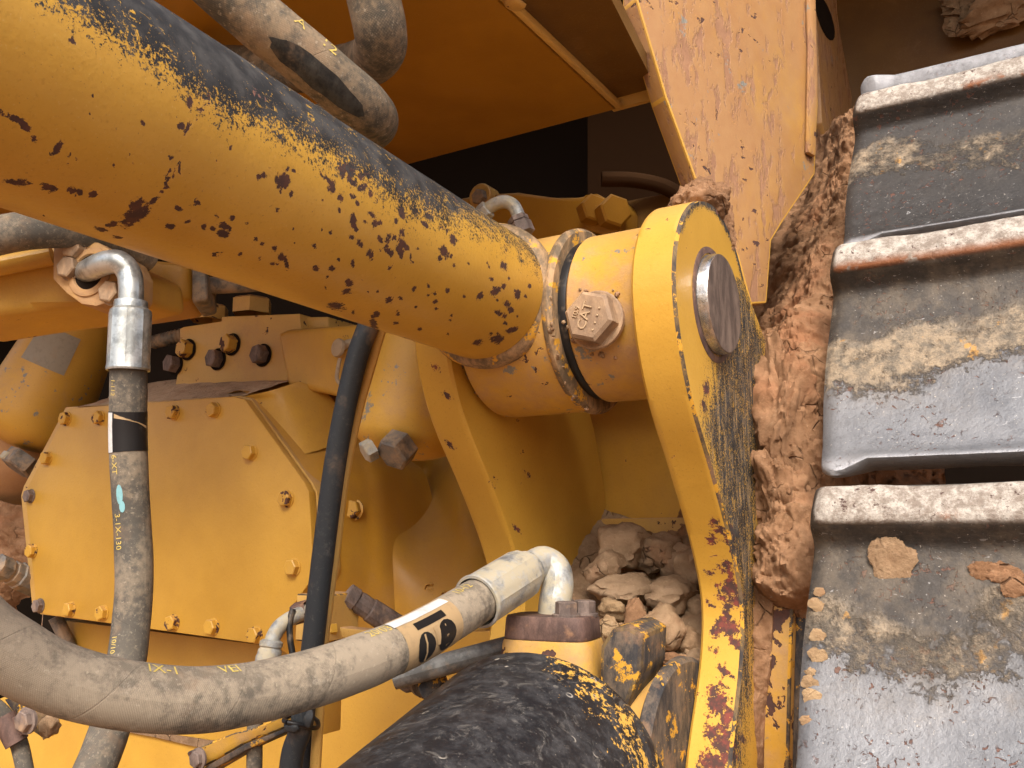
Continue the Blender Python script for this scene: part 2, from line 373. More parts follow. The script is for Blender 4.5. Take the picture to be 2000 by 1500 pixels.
def prism(name, pts, vec, mat, parent=None, bevel=0., seg=2, bevmat=None, ang=38):
    bm = bmesh.new(); vec = Vector(vec); n = len(pts)
    a = [bm.verts.new(Vector(p)) for p in pts]; b = [bm.verts.new(Vector(p) + vec) for p in pts]
    bm.faces.new(a); bm.faces.new(b[::-1])
    for i in range(n): bm.faces.new((a[i], b[i], b[(i+1) % n], a[(i+1) % n]))
    bmesh.ops.recalc_face_normals(bm, faces=bm.faces)
    if bevel:
        bmesh.ops.bevel(bm, geom=list(bm.edges), offset=bevel, segments=seg, affect='EDGES', profile=.6,
                        material=1 if bevmat else -1, clamp_overlap=True)
    vs_ = [v.co.copy() for v in bm.verts]; bm.verts.index_update()
    fs = [[v.index for v in f.verts] for f in bm.faces]; mi = [f.material_index for f in bm.faces]; bm.free()
    return mk(name, vs_, fs, [mat, bevmat] if bevmat else mat, parent, ang=ang, mi=mi if bevmat else None)
def frame(d):
    d = Vector(d).normalized(); a = d.cross(VZ if abs(d.z) < .9 else VX).normalized(); return d, a, d.cross(a)
def lathe(name, o, d, prof, mat, parent=None, n=64, cap=True, ang=38, wob=0.):
    d, a, b = frame(d); V = []; F = []; o = Vector(o); U = []
    for s, r in prof:
        for i in range(n):
            t = 2*math.pi*i/n; rr = r
            if wob: rr = r + wob*mnoise.noise(Vector((math.cos(t)*2, math.sin(t)*2, s*60)))
            V.append(o + d*s + (a*math.cos(t) + b*math.sin(t))*rr); U.append((s, i/n))
    for j in range(len(prof)-1):
        for i in range(n): F.append((j*n+i, j*n+(i+1) % n, (j+1)*n+(i+1) % n, (j+1)*n+i))
    if cap: F.append(list(range(n))); F.append([(len(prof)-1)*n+i for i in range(n)][::-1])
    return mk(name, V, F, mat, parent, ang=ang, uv=U)
def spline(pts, n=14):
    P = [Vector(p) for p in pts]; P = [P[0]*2-P[1]] + P + [P[-1]*2-P[-2]]; out = []
    for i in range(1, len(P)-2):
        p0, p1, p2, p3 = P[i-1:i+3]
        for k in range(n):
            t = k/n
            out.append(.5*((2*p1)+(p2-p0)*t+(2*p0-5*p1+4*p2-p3)*t*t+(3*p1-p0-3*p2+p3)*t**3))
    out.append(P[-2]); return out
class Tube:
    def __init__(s, path, r, n=32):
        s.p = path; s.n = n; s.r = r if isinstance(r, (list, tuple)) else [r]*len(path)
        s.len = [0.]; s.T = []; s.N = []; s.B = []
        for i in range(len(path)):
            t = (path[min(i+1, len(path)-1)] - path[max(i-1, 0)]).normalized(); s.T.append(t)
            if i: s.len.append(s.len[-1] + (path[i]-path[i-1]).length)
        nn = s.T[0].cross(VZ).normalized() if abs(s.T[0].z) < .95 else VX.copy()
        for t in s.T:
            nn = (nn - t*nn.dot(t)).normalized(); s.N.append(nn); s.B.append(t.cross(nn))
    def surf(s, L, ang, off=0.):
        L = max(0, min(s.len[-1]-1e-6, L)); i = int(np.searchsorted(s.len, L, 'right')-1); i = min(i, len(s.p)-2)
        f = (L-s.len[i])/(s.len[i+1]-s.len[i])
        c = s.p[i].lerp(s.p[i+1], f); N = s.N[i].lerp(s.N[i+1], f).normalized(); B = s.B[i].lerp(s.B[i+1], f).normalized()
        return c + (N*math.cos(ang)+B*math.sin(ang))*(s.r[i]*(1-f)+s.r[i+1]*f+off)
    def angle_to(s, L, target):
        best = min((( (s.surf(L, k*math.pi/36) - Vector(target)).length, k*math.pi/36) for k in range(72)))
        return best[1]
    def near(s, px, py):
        q = proj([tuple(p) for p in s.p]); i = int(((q-[px, py])**2).sum(1).argmin()); return s.len[i]
    def mesh(s, name, mat, parent=None, ang=50):
        V = []; F = []; U = []; n = s.n
        for i, c in enumerate(s.p):
            for k in range(n+1):
                t = 2*math.pi*k/n; V.append(c+(s.N[i]*math.cos(t)+s.B[i]*math.sin(t))*s.r[i]); U.append((s.len[i], k/n))
        m = n+1
        for i in range(len(s.p)-1):
            for k in range(n): F.append((i*m+k, i*m+k+1, (i+1)*m+k+1, (i+1)*m+k))
        F.append(list(range(n))[::-1]); F.append([(len(s.p)-1)*m+k for k in range(n)])
        return mk(name, V, F, mat, parent, ang=ang, uv=U)
def tube(name, pts, r, mat, parent=None, n=28, seg=12):
    t = Tube(spline(pts, seg), r, n); t.mesh(name, mat, parent); return t
def wrap(name, T, polys, L0, A0, mat, parent, off=.0004):
    """flat polygons (x along the hose, y round it, metres) laid on the skin of a tube"""
    V = []; F = []; rad = T.r[0]
    for p in polys:
        bm = bmesh.new(); f = bm.faces.new([bm.verts.new((x, y, 0)) for x, y in p])
        bmesh.ops.triangulate(bm, faces=[f]); bmesh.ops.subdivide_edges(bm, edges=list(bm.edges), cuts=2, use_grid_fill=True)
        bm.verts.index_update(); o = len(V)
        V += [T.surf(L0+v.co.x, A0+v.co.y/rad, off) for v in bm.verts]; F += [[o+v.index for v in q.verts] for q in bm.faces]; bm.free()
    return mk(name, V, F, mat, parent)
def text_mesh(txt, size, extrude=0.):
    cu = bpy.data.curves.new('txt', 'FONT'); cu.body = txt; cu.size = size; cu.extrude = extrude; cu.resolution_u = 2
    cu.align_x = 'CENTER'; cu.align_y = 'CENTER'
    o = bpy.data.objects.new('txt', cu); COL.objects.link(o)
    me = bpy.data.meshes.new_from_object(o.evaluated_get(bpy.context.evaluated_depsgraph_get()))
    V = [v.co.copy() for v in me.vertices]; F = [list(p.vertices) for p in me.polygons]
    bpy.data.objects.remove(o); bpy.data.curves.remove(cu); bpy.data.meshes.remove(me); return V, F
def hose_text(T, txt, size, px, py, parent, flip=1, name='lettering', side=None, mat='print'):
    L = T.near(px, py); A = side if side is not None else T.angle_to(L, at(px, py, D=(np.array(T.surf(L, 0)) @ FW) - .03))
    V, F = text_mesh(txt, size); rad = T.r[0]
    return mk(name, [T.surf(L+flip*v.x, A-flip*v.y/rad, .0004) for v in V], F, mat, parent, smooth=False)
def flat_text(txt, size, c, ex, ey, parent, mat, h=.0010, name='lettering'):
    V, F = text_mesh(txt, size, h); ex = Vector(ex).normalized(); ey = Vector(ey).normalized(); ez = ex.cross(ey)
    return mk(name, [Vector(c)+ex*v.x+ey*v.y+ez*v.z for v in V], F, mat, parent, smooth=False)
def bolt(name, c, d, r, h, mat, parent=None, rot=0., washer=0., wh=.003, flange=0., label=None):
    """hexagon head with a chamfered top, standing on its washer face"""
    d, a, b = frame(d); c = Vector(c); V = []; F = []
    def ring(s, rr, n, ph=0.):
        i0 = len(V)
        for i in range(n):
            t = 2*math.pi*i/n+ph; V.append(c+d*s+(a*math.cos(t)+b*math.sin(t))*rr)
        return list(range(i0, i0+n))
    z = -.001
    if washer:
        n = 28; A = ring(z, washer, n); B = ring(wh*.8, washer, n); Cc = ring(wh, washer-.0012, n)
        for P, Q in ((A, B), (B, Cc)):
            for i in range(n): F.append((P[i], P[(i+1) % n], Q[(i+1) % n], Q[i]))
        F.append(Cc[::-1]); z = wh
    rot += R(30)
    A = ring(z, r, 6, rot); B = ring(h-r*.10, r, 6, rot); C2 = ring(h, r*.86, 6, rot); 
    for i in range(6): F.append((A[i], A[(i+1) % 6], B[(i+1) % 6], B[i])); F.append((B[i], B[(i+1) % 6], C2[(i+1) % 6], C2[i]))
    F.append(C2[::-1])
    return mk(name, V, F, mat, parent, ang=24)
def lump(name, c, size, mat, seed=0, sub=4, rough=.35, parent=None, rot=None):
    bm = bmesh.new(); bmesh.ops.create_icosphere(bm, subdivisions=sub, radius=1.0)
    rr = random.Random(seed); off = Vector((rr.uniform(-50, 50),)*3) + Vector((seed*.7, 0, seed*1.3))
    Mx = Matrix.Rotation(rr.uniform(0, 6), 3, 'X') @ Matrix.Rotation(rr.uniform(0, 6), 3, 'Z')
    planes = [(Vector((rr.gauss(0, 1), rr.gauss(0, 1), rr.gauss(0, 1))).normalized(), rr.uniform(.55, .85)) for _ in range(7)]
    V = []
    for v in bm.verts:
        p = v.co.copy()
        for n, k in planes:
            e = p.dot(n)-k
            if e > 0: p -= n*e*.85
        q = p*1.4+off
        p *= 1 + rough*(mnoise.fractal(q, .72, 2.0, 6)*.6) + rough*.25*mnoise.noise(q*6)
        p = Mx @ p
        V.append(Vector(c)+Vector((p.x*size[0], p.y*size[1], p.z*size[2])))
    bm.verts.index_update(); F = [[v.index for v in f.verts] for f in bm.faces]; bm.free()
    return mk(name, V, F, mat, parent, ang=55)
def sheet(name, rows, mat, parent=None, nu=30, nv=30, thick=None, disp=0., dscale=40, kind=None):
    """smooth surface through a coarse grid of points (rows x columns); thick = vector for a closed back"""
    rows = [[Vector(p) for p in r] for r in rows]
    g1 = [spline(r, max(1, nu//(len(r)-1))) for r in rows]; cols = list(zip(*g1))
    g2 = [spline(list(c), max(1, nv//(len(rows)-1))) for c in cols]; nc = len(g2); nr = len(g2[0])
    V = []; F = []
    for j in range(nr):
        for i in range(nc):
            p = g2[i][j].copy()
            if disp:
                q = p*dscale
                p += Vector((0, -1, .25))*(disp*(mnoise.fractal(q, .68, 2.1, 7)) + disp*.7*mnoise.ridged_multi_fractal(q*.6, 1., 2., 4, 1., 2.)*.4)
            V.append(p)
    for j in range(nr-1):
        for i in range(nc-1): F.append((j*nc+i, j*nc+i+1, (j+1)*nc+i+1, (j+1)*nc+i))
    if thick is not None:
        o = len(V); V += [v+Vector(thick) for v in V]; F += [tuple(o+i for i in f[::-1]) for f in F]
        b = [i for i in range(nc)] + [j*nc+nc-1 for j in range(1, nr)] + [(nr-1)*nc+i for i in range(nc-2, -1, -1)] + [j*nc for j in range(nr-2, 0, -1)]
        for k in range(len(b)): F.append((b[k], b[(k+1) % len(b)], o+b[(k+1) % len(b)], o+b[k]))
    o = mk(name, V, F, mat, parent, ang=60)
    if kind: o['kind'] = kind
    return o
def field(P, blobs):
    """0..1 closeness of each vertex to hand-placed wear marks given as (x, y, radius[, stretch, angle]) in the photograph"""
    q = proj(P); f = np.zeros(len(q))
    for b in blobs:
        x, y, r = b[:3]; st, an = (b[3], b[4]) if len(b) > 3 else (1., 0.)
        dx = q[:, 0]-x; dy = q[:, 1]-y
        m = (np.abs(dx) < r*st*2.2) & (np.abs(dy) < r*st*2.2)
        if not m.any(): continue
        c, s = math.cos(R(an)), math.sin(R(an))
        u = (dx[m]*c+dy[m]*s)/(r*st); w = (-dx[m]*s+dy[m]*c)/r
        f[m] = np.maximum(f[m], np.clip(1.25-np.sqrt(u*u+w*w)*.75, 0, 1))
    return f
def interp(x, pts):
    xs, ys = zip(*sorted(pts)); return np.interp(x, xs, ys)
def interp_s(x, pts, w=.022):
    return sum(float(interp(x+w*k/4, pts)) for k in range(-4, 5))/9

# ------------------------------------------------------------------ the setting: ground and the machine's hull
gr = mk('ground', [(-60, -60, -1.35), (60, -60, -1.35), (60, 60, -1.35), (-60, 60, -1.35)], [(0, 1, 2, 3)], 'ground')
tag(gr, kind='structure')
hull = thing('machine_hull', 'brown hull wall above the track with added dark panels shutting out skylight', 'machine body', (-.6, 2.1, 0))
prism('back_light_block', [(-3.2, 2.0, -1.0), (.9, 2.0, -1.0), (.9, 2.0, 1.9), (-3.2, 2.0, 1.9)], (0, .03, 0), 'dark', hull)  # dark enclosing panels added to keep skylight out of the gaps
prism('roof_light_block', [(-3.2, .9, 1.30), (.9, .9, 1.30), (.9, 1.998, 1.30), (-3.2, 1.998, 1.30)], (0, 0, .04), 'dark', hull)
prism('side_light_block', [(-3.2, .9, -1.0), (-3.2, 1.998, -1.0), (-3.2, 1.998, 1.298), (-3.2, .9, 1.298)], (-.03, 0, 0), 'dark', hull)
prism('floor_light_block', [(-3.2, 1.0, -.9), (.9, 1.0, -.9), (.9, 1.998, -.9), (-3.2, 1.998, -.9)], (0, 0, -.03), 'dark', hull)
# wall seen above the topmost track shoe
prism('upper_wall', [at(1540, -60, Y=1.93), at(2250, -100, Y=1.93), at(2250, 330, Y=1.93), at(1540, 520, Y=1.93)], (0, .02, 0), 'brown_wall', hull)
prism('shade_panel', [at(1148, 150, Y=1.75), at(1420, 100, Y=1.75), at(1420, 520, Y=1.75), at(1148, 520, Y=1.75)], (0, .02, 0), 'dark_brown', hull)  # added panel, its very dark brown stands for shade in the void
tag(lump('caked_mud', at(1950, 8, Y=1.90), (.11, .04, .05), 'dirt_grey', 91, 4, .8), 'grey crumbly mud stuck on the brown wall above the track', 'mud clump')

# overhanging box: its underside fills the top of the picture
box = thing('overhanging_box', 'yellow steel box overhanging the hoses, its smooth shaded underside showing', 'box', (-.8, .7, .5))
zb = .5
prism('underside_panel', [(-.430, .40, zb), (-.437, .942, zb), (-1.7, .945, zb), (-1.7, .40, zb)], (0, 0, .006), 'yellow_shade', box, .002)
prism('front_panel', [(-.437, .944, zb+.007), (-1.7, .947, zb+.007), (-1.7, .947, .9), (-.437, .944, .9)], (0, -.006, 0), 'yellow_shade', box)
prism('edge_lip', [(-.427, .40, zb-.001), (-.434, .944, zb-.001), (-.428, .944, zb+.001), (-.421, .40, zb+.001)], (0, 0, .008), 'yellow_dusty', box, .002)
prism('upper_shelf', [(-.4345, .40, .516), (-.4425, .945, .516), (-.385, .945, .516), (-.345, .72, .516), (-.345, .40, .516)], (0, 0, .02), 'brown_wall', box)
prism('shelf_lip', [(-.4425, .946, .503), (-.385, .946, .503), (-.385, .946, .536), (-.4425, .946, .536)], (0, .006, 0), 'yellow_dusty', box)
lump('paint_curl', at(1006, 8, Z=zb-.004), (.010, .012, .003), 'yellow_dusty', 5, 2, .3, box)

# slanted frame plate right of the box
fp = thing('frame_plate', 'tall slanted yellow frame plate streaked with brown mud and scratches', 'frame plate', at(1400, 200, X=-.36))
FN = Vector((.88, -.475, 0)); FP0 = at(1300, 190, X=-.36)
def onp(x, y, off=0.):
    d = at(x, y, D=1.0); return d*((FP0.dot(FN)+off)/d.dot(FN))
fpo = [onp(x, y) for x, y in ((1243, -90), (1243, -2), (1300, 190), (1366, 372), (1440, 500), (1466, 594), (1498, 592), (1507, 470), (1530, 432), (1592, 340), (1598, 200), (1588, -90))]
prism('plate', fpo, FN*-.026, 'yellow_frame', fp, .0025, 2, 'yellow')
prism('rib', [onp(x, y, .001) for x, y in ((1570, -90), (1584, -90), (1590, 170), (1586, 310), (1570, 300), (1574, 100))], FN*.007, 'yellow_frame', fp, .004)
rb5 = random.Random(5)
ep = thing('slotted_plate', 'narrow brown plate with torn oval slots beside the frame plate', 'plate', at(1620, 200, X=-.335))
prism('plate', [at(1590, -60, X=-.335), at(1632, -60, X=-.335), at(1636, 30, X=-.335), at(1642, 70, X=-.335), at(1664, 190, X=-.335), at(1655, 365, X=-.335),
                at(1618, 300, X=-.335), at(1606, 240, X=-.335)], (-.012, 0, 0), 'yellow_frame', ep, .002)
for (x, y, w, h, a) in ((1612, 35, 13, 46, 18), (1628, 322, 9, 42, 22)):
    pl = [at(x+w*math.cos(t)*math.cos(R(a))+h*math.sin(t)*math.sin(R(a)), y-w*math.cos(t)*math.sin(R(a))+h*math.sin(t)*math.cos(R(a)), X=-.3335) for t in np.linspace(0, 2*math.pi, 18)[:-1]]
    prism('slot_shade', pl, (-.0012, 0, 0), 'dark', ep)  # flat dark ellipse painted for the shade inside a slot

# ------------------------------------------------------------------ mounting bracket with its two lug plates, collar and retaining bolt
PY, PZ = .785, .205
bk = thing('mounting_bracket', 'thick yellow clevis bracket with two curved lug plates and a collar', 'bracket', (-.40, .95, -.3))
near = [(-.40, .74), (-.30, .745), (-.24, .768), (-.19, .785), (-.152, .806), (-.113, .828), (-.061, .838), (-.007, .812), (.05, .771), (.111, .721), (.155, .700), (.180, .6935), (.202, .692), (.25, .692)]
far = [(-.40, 1.03), (.05, 1.03), (.13, 1.0), (.17, .975), (.194, .953), (.220, .917), (.245, .883), (.262, .862)]
band = [(540, 1438, 1442), (560, 1440, 1452), (625, 1424, 1474), (680, 1405, 1495), (753, 1398, 1490), (838, 1384, 1482), (950, 1400, 1478), (1050, 1424, 1474), (1150, 1444, 1474), (1300, 1440, 1462), (1500, 1425, 1440)]
def lug(X0, X1, right):
    r = .099; HY, HZ = .791, .202; c = .0028; V = []; F = []; mi = []; ny = 120 if right else 30; nr = 9
    zs = [HZ+r*math.cos(t) for t in np.linspace(.001, math.pi/2, 40)] + list(np.linspace(HZ, -.36, 170 if right else 90)[1:])
    for z in zs:
        if z >= HZ: yn = HY-math.sqrt(max(0, r*r-(z-HZ)**2))
        else: yn = interp_s(z, near, min(.022, (HZ-z)*.9))
        yf = HY+math.sqrt(max(0, r*r-(z-HZ)**2)) if z > .248 else interp_s(z, far, .012)
        yf = max(yf, yn+.0062); cc = min(c, (yf-yn)*.3)
        ys = np.linspace(yn+cc, yf, ny)
        V += [(X1, y, z) for y in ys] + [(X0, y, z) for y in ys[::-1]] + [(x, yn, z) for x in np.linspace(X0+c, X1-c, nr)]
    m = 2*ny+nr
    for j in range(len(zs)-1):
        for i in range(m):
            F.append((j*m+i, j*m+(i+1) % m, (j+1)*m+(i+1) % m, (j+1)*m+i)); mi.append(1 if (right and i == m-1) else 0)
    F.append(list(range(m))); mi.append(0); F.append([(len(zs)-1)*m+i for i in range(m)][::-1]); mi.append(0)
    P = np.array(V); q = proj(P)
    xl = np.interp(q[:, 1], [b[0] for b in band], [b[1] for b in band]); xr = np.interp(q[:, 1], [b[0] for b in band], [b[2] for b in band])
    dd = np.minimum(q[:, 0]-xl, xr-q[:, 0]); blk = np.where((P[:, 0] > X1-1e-4) & (q[:, 1] > 540), ( .50+np.clip(dd, -60, 16)/50), -3.)
    if not right: blk[:] = -3
    # dark rim round the head
    if right:
        th = np.hypot(P[:, 1]-HY, P[:, 2]-HZ); hd = (P[:, 0] > X1-1e-4) & (P[:, 2] > .25)
        blk = np.where(hd, np.maximum(blk, .45-(r-.006-th)/.006), blk)
    rb = random.Random(3)
    bl = [(1425, 1150, 15), (1438, 1172, 13), (1412, 1210, 9), (1428, 1228, 17), (1437, 1255, 9), (1410, 1305, 8), (1400, 1375, 20), (1425, 1395, 12), (1395, 1430, 15),
          (1415, 1455, 20), (1392, 1490, 22), (1430, 1480, 10), (1393, 1018, 7), (1408, 1036, 8), (1420, 1052, 8), (1432, 1075, 7), (1418, 1100, 7), (1425, 1120, 8), (1380, 760, 5, 2.5, 85), (1374, 790, 4, 3, 85)]
    for _ in range(50): bl.append((rb.gauss(1415, 14), rb.uniform(1020, 1500), rb.uniform(2.5, 6), 1.6, rb.uniform(30, 80)))
    if not right: bl = [(873, 770, 5), (850, 716, 4), (1030, 930, 5), (960, 938, 5), (880, 870, 4, 2, 60), (1010, 1030, 4)]
    return mk('lug_plate', V, F, ['yellow_lug', 'edge_wear'], bk, ang=40, mi=mi, attrs={'blk': blk, 'chip': field(P, bl)})
lug(-.310, -.270, True); lug(-.540, -.500, False)
prism('back_plate', [(-.60, 1.032, -.40), (-.275, 1.032, -.40), (-.275, 1.032, .12), (-.315, 1.032, .20), (-.60, 1.032, .20)], (0, .02, 0), 'yellow', bk)
prism('cross_rib', [(-.499, 1.031, -.012), (-.311, 1.031, -.012), (-.311, 1.031, .020), (-.499, 1.031, .020)], (0, -.018, 0), 'yellow_dusty', bk, .004)
lathe('collar', (-.3800, PY, PZ), VX, [(0, .066), (0, .0765), (.003, .080), (.0645, .080), (.0698, .0835)], 'yellow_eye', bk, 96)
prism('sun_block_plate', [(-.498, .885, .248), (-.312, .885, .248), (-.312, 1.031, .215), (-.498, 1.031, .215)], (0, .004, .02), 'yellow', bk, .002)  # hidden plate added to keep sun off the back plate
lathe('bushing', (-.272, PY, PZ), VX, [(0, .047), (.0032, .047), (.0030, .0520), (.0022, .0530), (0, .0530)], 'rust', bk, 72, cap=False)
bp = at(1166, 626, Y=PY-.0788)
bo = bolt('retaining_bolt', bp, (0.02, -1, .02), .0235, .019, 'bolt_tan', bk, R(14), .0262, .004)
bo['label'] = 'large dusty hexagon bolt with raised lettering on the collar'
fc = bp+Vector((0, -.0193, .0004)); ex = Vector((.34, 0, .94)); ey = Vector((-.94, 0, .34))
flat_text('CAT', .0125, fc+ey*.0015-ex*.0005, ex, ey, bo, 'letter'); flat_text('10.9', .0068, fc+ey*.0110+ex*.0005, ex, ey, bo, 'letter')
for k in range(4): lathe('raised_dot', fc-ey*.0095+ex*(-.0105+.0065*k)*1.0, (0, -1, 0), [(0, .0010), (.0006, .0009), (.0009, .0004)], 'letter', bo, 10)
# dried mud round the retaining bolt
for i in range(16):
    a = rng.uniform(0, 6.28); rr = rng.uniform(.024, .034)
    if i < 9: a = rng.uniform(1.8, 4.0)
    p = bp+Vector((math.cos(a)*rr, 0, math.sin(a)*rr*1.05)); p.y = PY-math.sqrt(.0803**2-(p.z-PZ)**2)
    o = lump('mud_crumb', p, (rng.uniform(.0012, .0035),)*3, 'dirt_tan', 300+i, 2, .5, bk)
pin = thing('pivot_pin', 'bright steel pivot pin with a worn brown end in the right lug', 'pin', (-.27, PY, PZ))
lathe('shank', (-.50, PY, PZ), VX, [(0, .0455), (.2375, .0455), (.2405, .0445)], 'steel_pin', pin, 96, cap=False)
lathe('end_face', (-.2597, PY, PZ), VX, [(0, .0446), (.0006, .0440), (.0008, .02), (.0004, .001)], 'pin_face', pin, 96)

# ------------------------------------------------------------------ lift cylinder
XB = -.4415
cy = thing('lift_cylinder', 'big yellow hydraulic cylinder with chipped paint and black sprayed top', 'hydraulic cylinder', (XB, PY, PZ))
az, el = R(6.43), R(-1.125)
BD = Vector((math.cos(el)*math.sin(az), -math.cos(el)*math.cos(az), math.sin(el)))
BE = Vector((-.4575, .6885, .2210))
def barrel():
    o = BE.copy(); d, a, b = frame(BD); n = 300; RB = .0620
    ss = list(np.linspace(.0, .50, 420)) + list(np.linspace(.50, 1.4, 40)[1:])
    V = []; F = []
    ct = [(math.cos(2*math.pi*i/n), math.sin(2*math.pi*i/n)) for i in range(n)]
    for s in ss:
        c = o+d*s
        V += [tuple(c+(a*x+b*y)*RB) for x, y in ct]
    for j in range(len(ss)-1):
        for i in range(n): F.append((j*n+i, j*n+(i+1) % n, (j+1)*n+(i+1) % n, (j+1)*n+i))
    F.append(list(range(n))); F.append([(len(ss)-1)*n+i for i in range(n)][::-1])
    P = np.array(V); q = proj(P)
    bnd = [(-200, -190), (0, -75), (80, -25), (150, 22), (230, 70), (300, 120), (370, 172), (440, 212), (560, 262), (650, 305), (720, 350), (790, 398), (860, 425), (930, 432), (1000, 462), (1075, 530)]
    by = np.interp(q[:, 0], [p[0] for p in bnd], [p[1] for p in bnd])
    blk = .5+np.clip((by-q[:, 1])*.85, -120, 90)/75
    blk = np.where(q[:, 0] < -300, -1, blk)
    rb = random.Random(11); B = []
    spots = [(8, 225, 12, 1.6, 20), (50, 245, 9, 2.2, 40), (66, 268, 9), (52, 284, 4), (112, 290, 11, 2.0, -50), (136, 300, 5), (150, 308, 4), (30, 355, 9, 4.5, 8), (95, 366, 11, 1.8, 15), (140, 372, 7, 2, 20),
             (156, 377, 7), (183, 379, 11), (225, 374, 5), (140, 79, 8), (370, 200, 8, 1.8, -80), (352, 245, 10), (333, 309, 7), (281, 240, 5), (450, 288, 6), (268, 400, 15, 1.7, -25), (262, 420, 22, 1.9, -35), (300, 392, 8, 2, -40), (220, 437, 7, 2.4, -20), (197, 448, 6, 3, 15), (230, 463, 5, 3, 10),
             (385, 395, 9), (348, 408, 7, 1.6, 20), (423, 421, 7), (453, 425, 6), (331, 441, 7, 1.8, 10), (364, 434, 5, 2, -30), (398, 443, 8), (415, 448, 6), (437, 440, 8, 1.8, 30), (437, 456, 9, 2, -10), (448, 447, 6), (407, 407, 4), (310, 424, 3),
             (553, 352, 17, 1.5, -70), (562, 332, 7), (573, 334, 6), (516, 341, 8), (505, 345, 7), (568, 380, 7), (547, 267, 5), (630, 390, 5), (541, 411, 5), (630, 345, 4, 4, 60), (641, 352, 6, 4, 55), (650, 370, 5, 3, 50), (500, 467, 6), (511, 477, 6), (536, 485, 8), (470, 495, 8), (550, 503, 11), (560, 515, 7, 2.4, 80), (533, 515, 5), (507, 505, 4), (615, 480, 7), (646, 455, 5), (663, 410, 5),
             (617, 525, 10), (648, 523, 8), (640, 540, 4), (682, 552, 10), (678, 570, 9, 1.6, -20), (657, 598, 12, 2, 10), (690, 610, 5), (760, 586, 11), (782, 582, 7), (735, 615, 9), (777, 612, 7), (812, 600, 5), (808, 567, 5), (850, 590, 6), (852, 604, 5), (820, 643, 6), (880, 625, 4), (875, 567, 6), (810, 562, 5),
             (938, 578, 9, 1.6, -60), (968, 568, 12, 1.4, -50), (983, 560, 9), (990, 595, 9), (998, 605, 9), (975, 612, 9), (985, 618, 7), (1010, 575, 9, 1.6, 80), (955, 522, 5), (985, 520, 9, 1.6, 70), (1035, 560, 6), (860, 505, 7), (885, 468, 8, 1.7, 75), (970, 663, 12, 1.6, -5), (932, 668, 9, 1.6, 0), (1000, 645, 8, 2, -20), (960, 545, 6), (880, 500, 5)]
    B += spots
    for _ in range(38): B.append((rb.gauss(755, 42), rb.gauss(455, 52), rb.uniform(3.5, 10), rb.uniform(1, 2.2), rb.uniform(30, 100)))
    for _ in range(16): B.append((rb.gauss(690, 22), rb.gauss(365, 30), rb.uniform(5, 11), rb.uniform(1, 2.2), rb.uniform(30, 100)))
    for _ in range(26): B.append((rb.uniform(600, 1040), rb.uniform(480, 670), rb.uniform(2.5, 5), 1.5, rb.uniform(0, 100)))
    for _ in range(30): B.append((rb.uniform(20, 640), rb.uniform(150, 520), rb.uniform(1.8, 3.2), 1.3, rb.uniform(0, 100)))
    return mk('barrel', V, F, 'yellow_barrel', cy, attrs={'blk': blk, 'chip': field(P, [(b[0], b[1], b[2]*.58, *b[3:]) for b in B])})
barrel()
lathe('end_eye', (-.4985, PY, PZ), VX, [(0, .064), (0, .078), (.006, .0865), (.012, .0875), (.100, .0875), (.100, .06)], 'yellow_eye', cy, 120)
lathe('eye_rim', (-.3990, PY, PZ), VX, [(0, .085), (.0005, .0886), (.003, .0905), (.007, .0905), (.0105, .0870), (.0105, .06)], 'rim_wear', cy, 120, wob=.0007)
lathe('gap_shade_ring', (-.3888, PY, PZ), VX, [(0, .055), (0, .0765), (.004, .0772), (.0080, .0760), (.0086, .055)], 'label_black', cy, 96)  # black ring put in for the shadow gap between eye and collar
lathe('neck', BE-BD*.07, BD, [(0, .0590), (.058, .0605), (.0695, .0590)], 'yellow_eye', cy, 96)
lathe('weld_bead', BE-BD*.026, BD, [(0, .0600), (.003, .0655), (.009, .0690), (.015, .0692), (.021, .0668), (.0245, .0635), (.0258, .0600)], 'rim_wear', cy, 120, cap=False, wob=.0010)
# a wedge of trapped mud between barrel and collar
def crumbs(n, path, size, mat, parent, seed):
    rr = random.Random(seed)
    for i in range(n):
        t = rr.random()*(len(path)-1); k = int(t); p = path[k].lerp(path[k+1], t-k)
        lump('mud_crumb', p+Vector((rr.gauss(0, .0015), rr.gauss(0, .0015), rr.gauss(0, .0015))), (rr.uniform(*size), rr.uniform(*size), rr.uniform(*size)), mat, seed*100+i, 2, .5, parent)
crumbs(16, [Vector((-.3905, PY-.090*math.cos(t), PZ-.090*math.sin(t))) for t in np.linspace(-.1, 1.5, 14)], (.0008, .0032), 'dirt_tan', cy, 4)
crumbs(8, [Vector((-.4985, PY-.08*math.cos(t), PZ-.08*math.sin(t))) for t in np.linspace(.3, 1.6, 10)], (.001, .0026), 'dirt_tan', cy, 5)

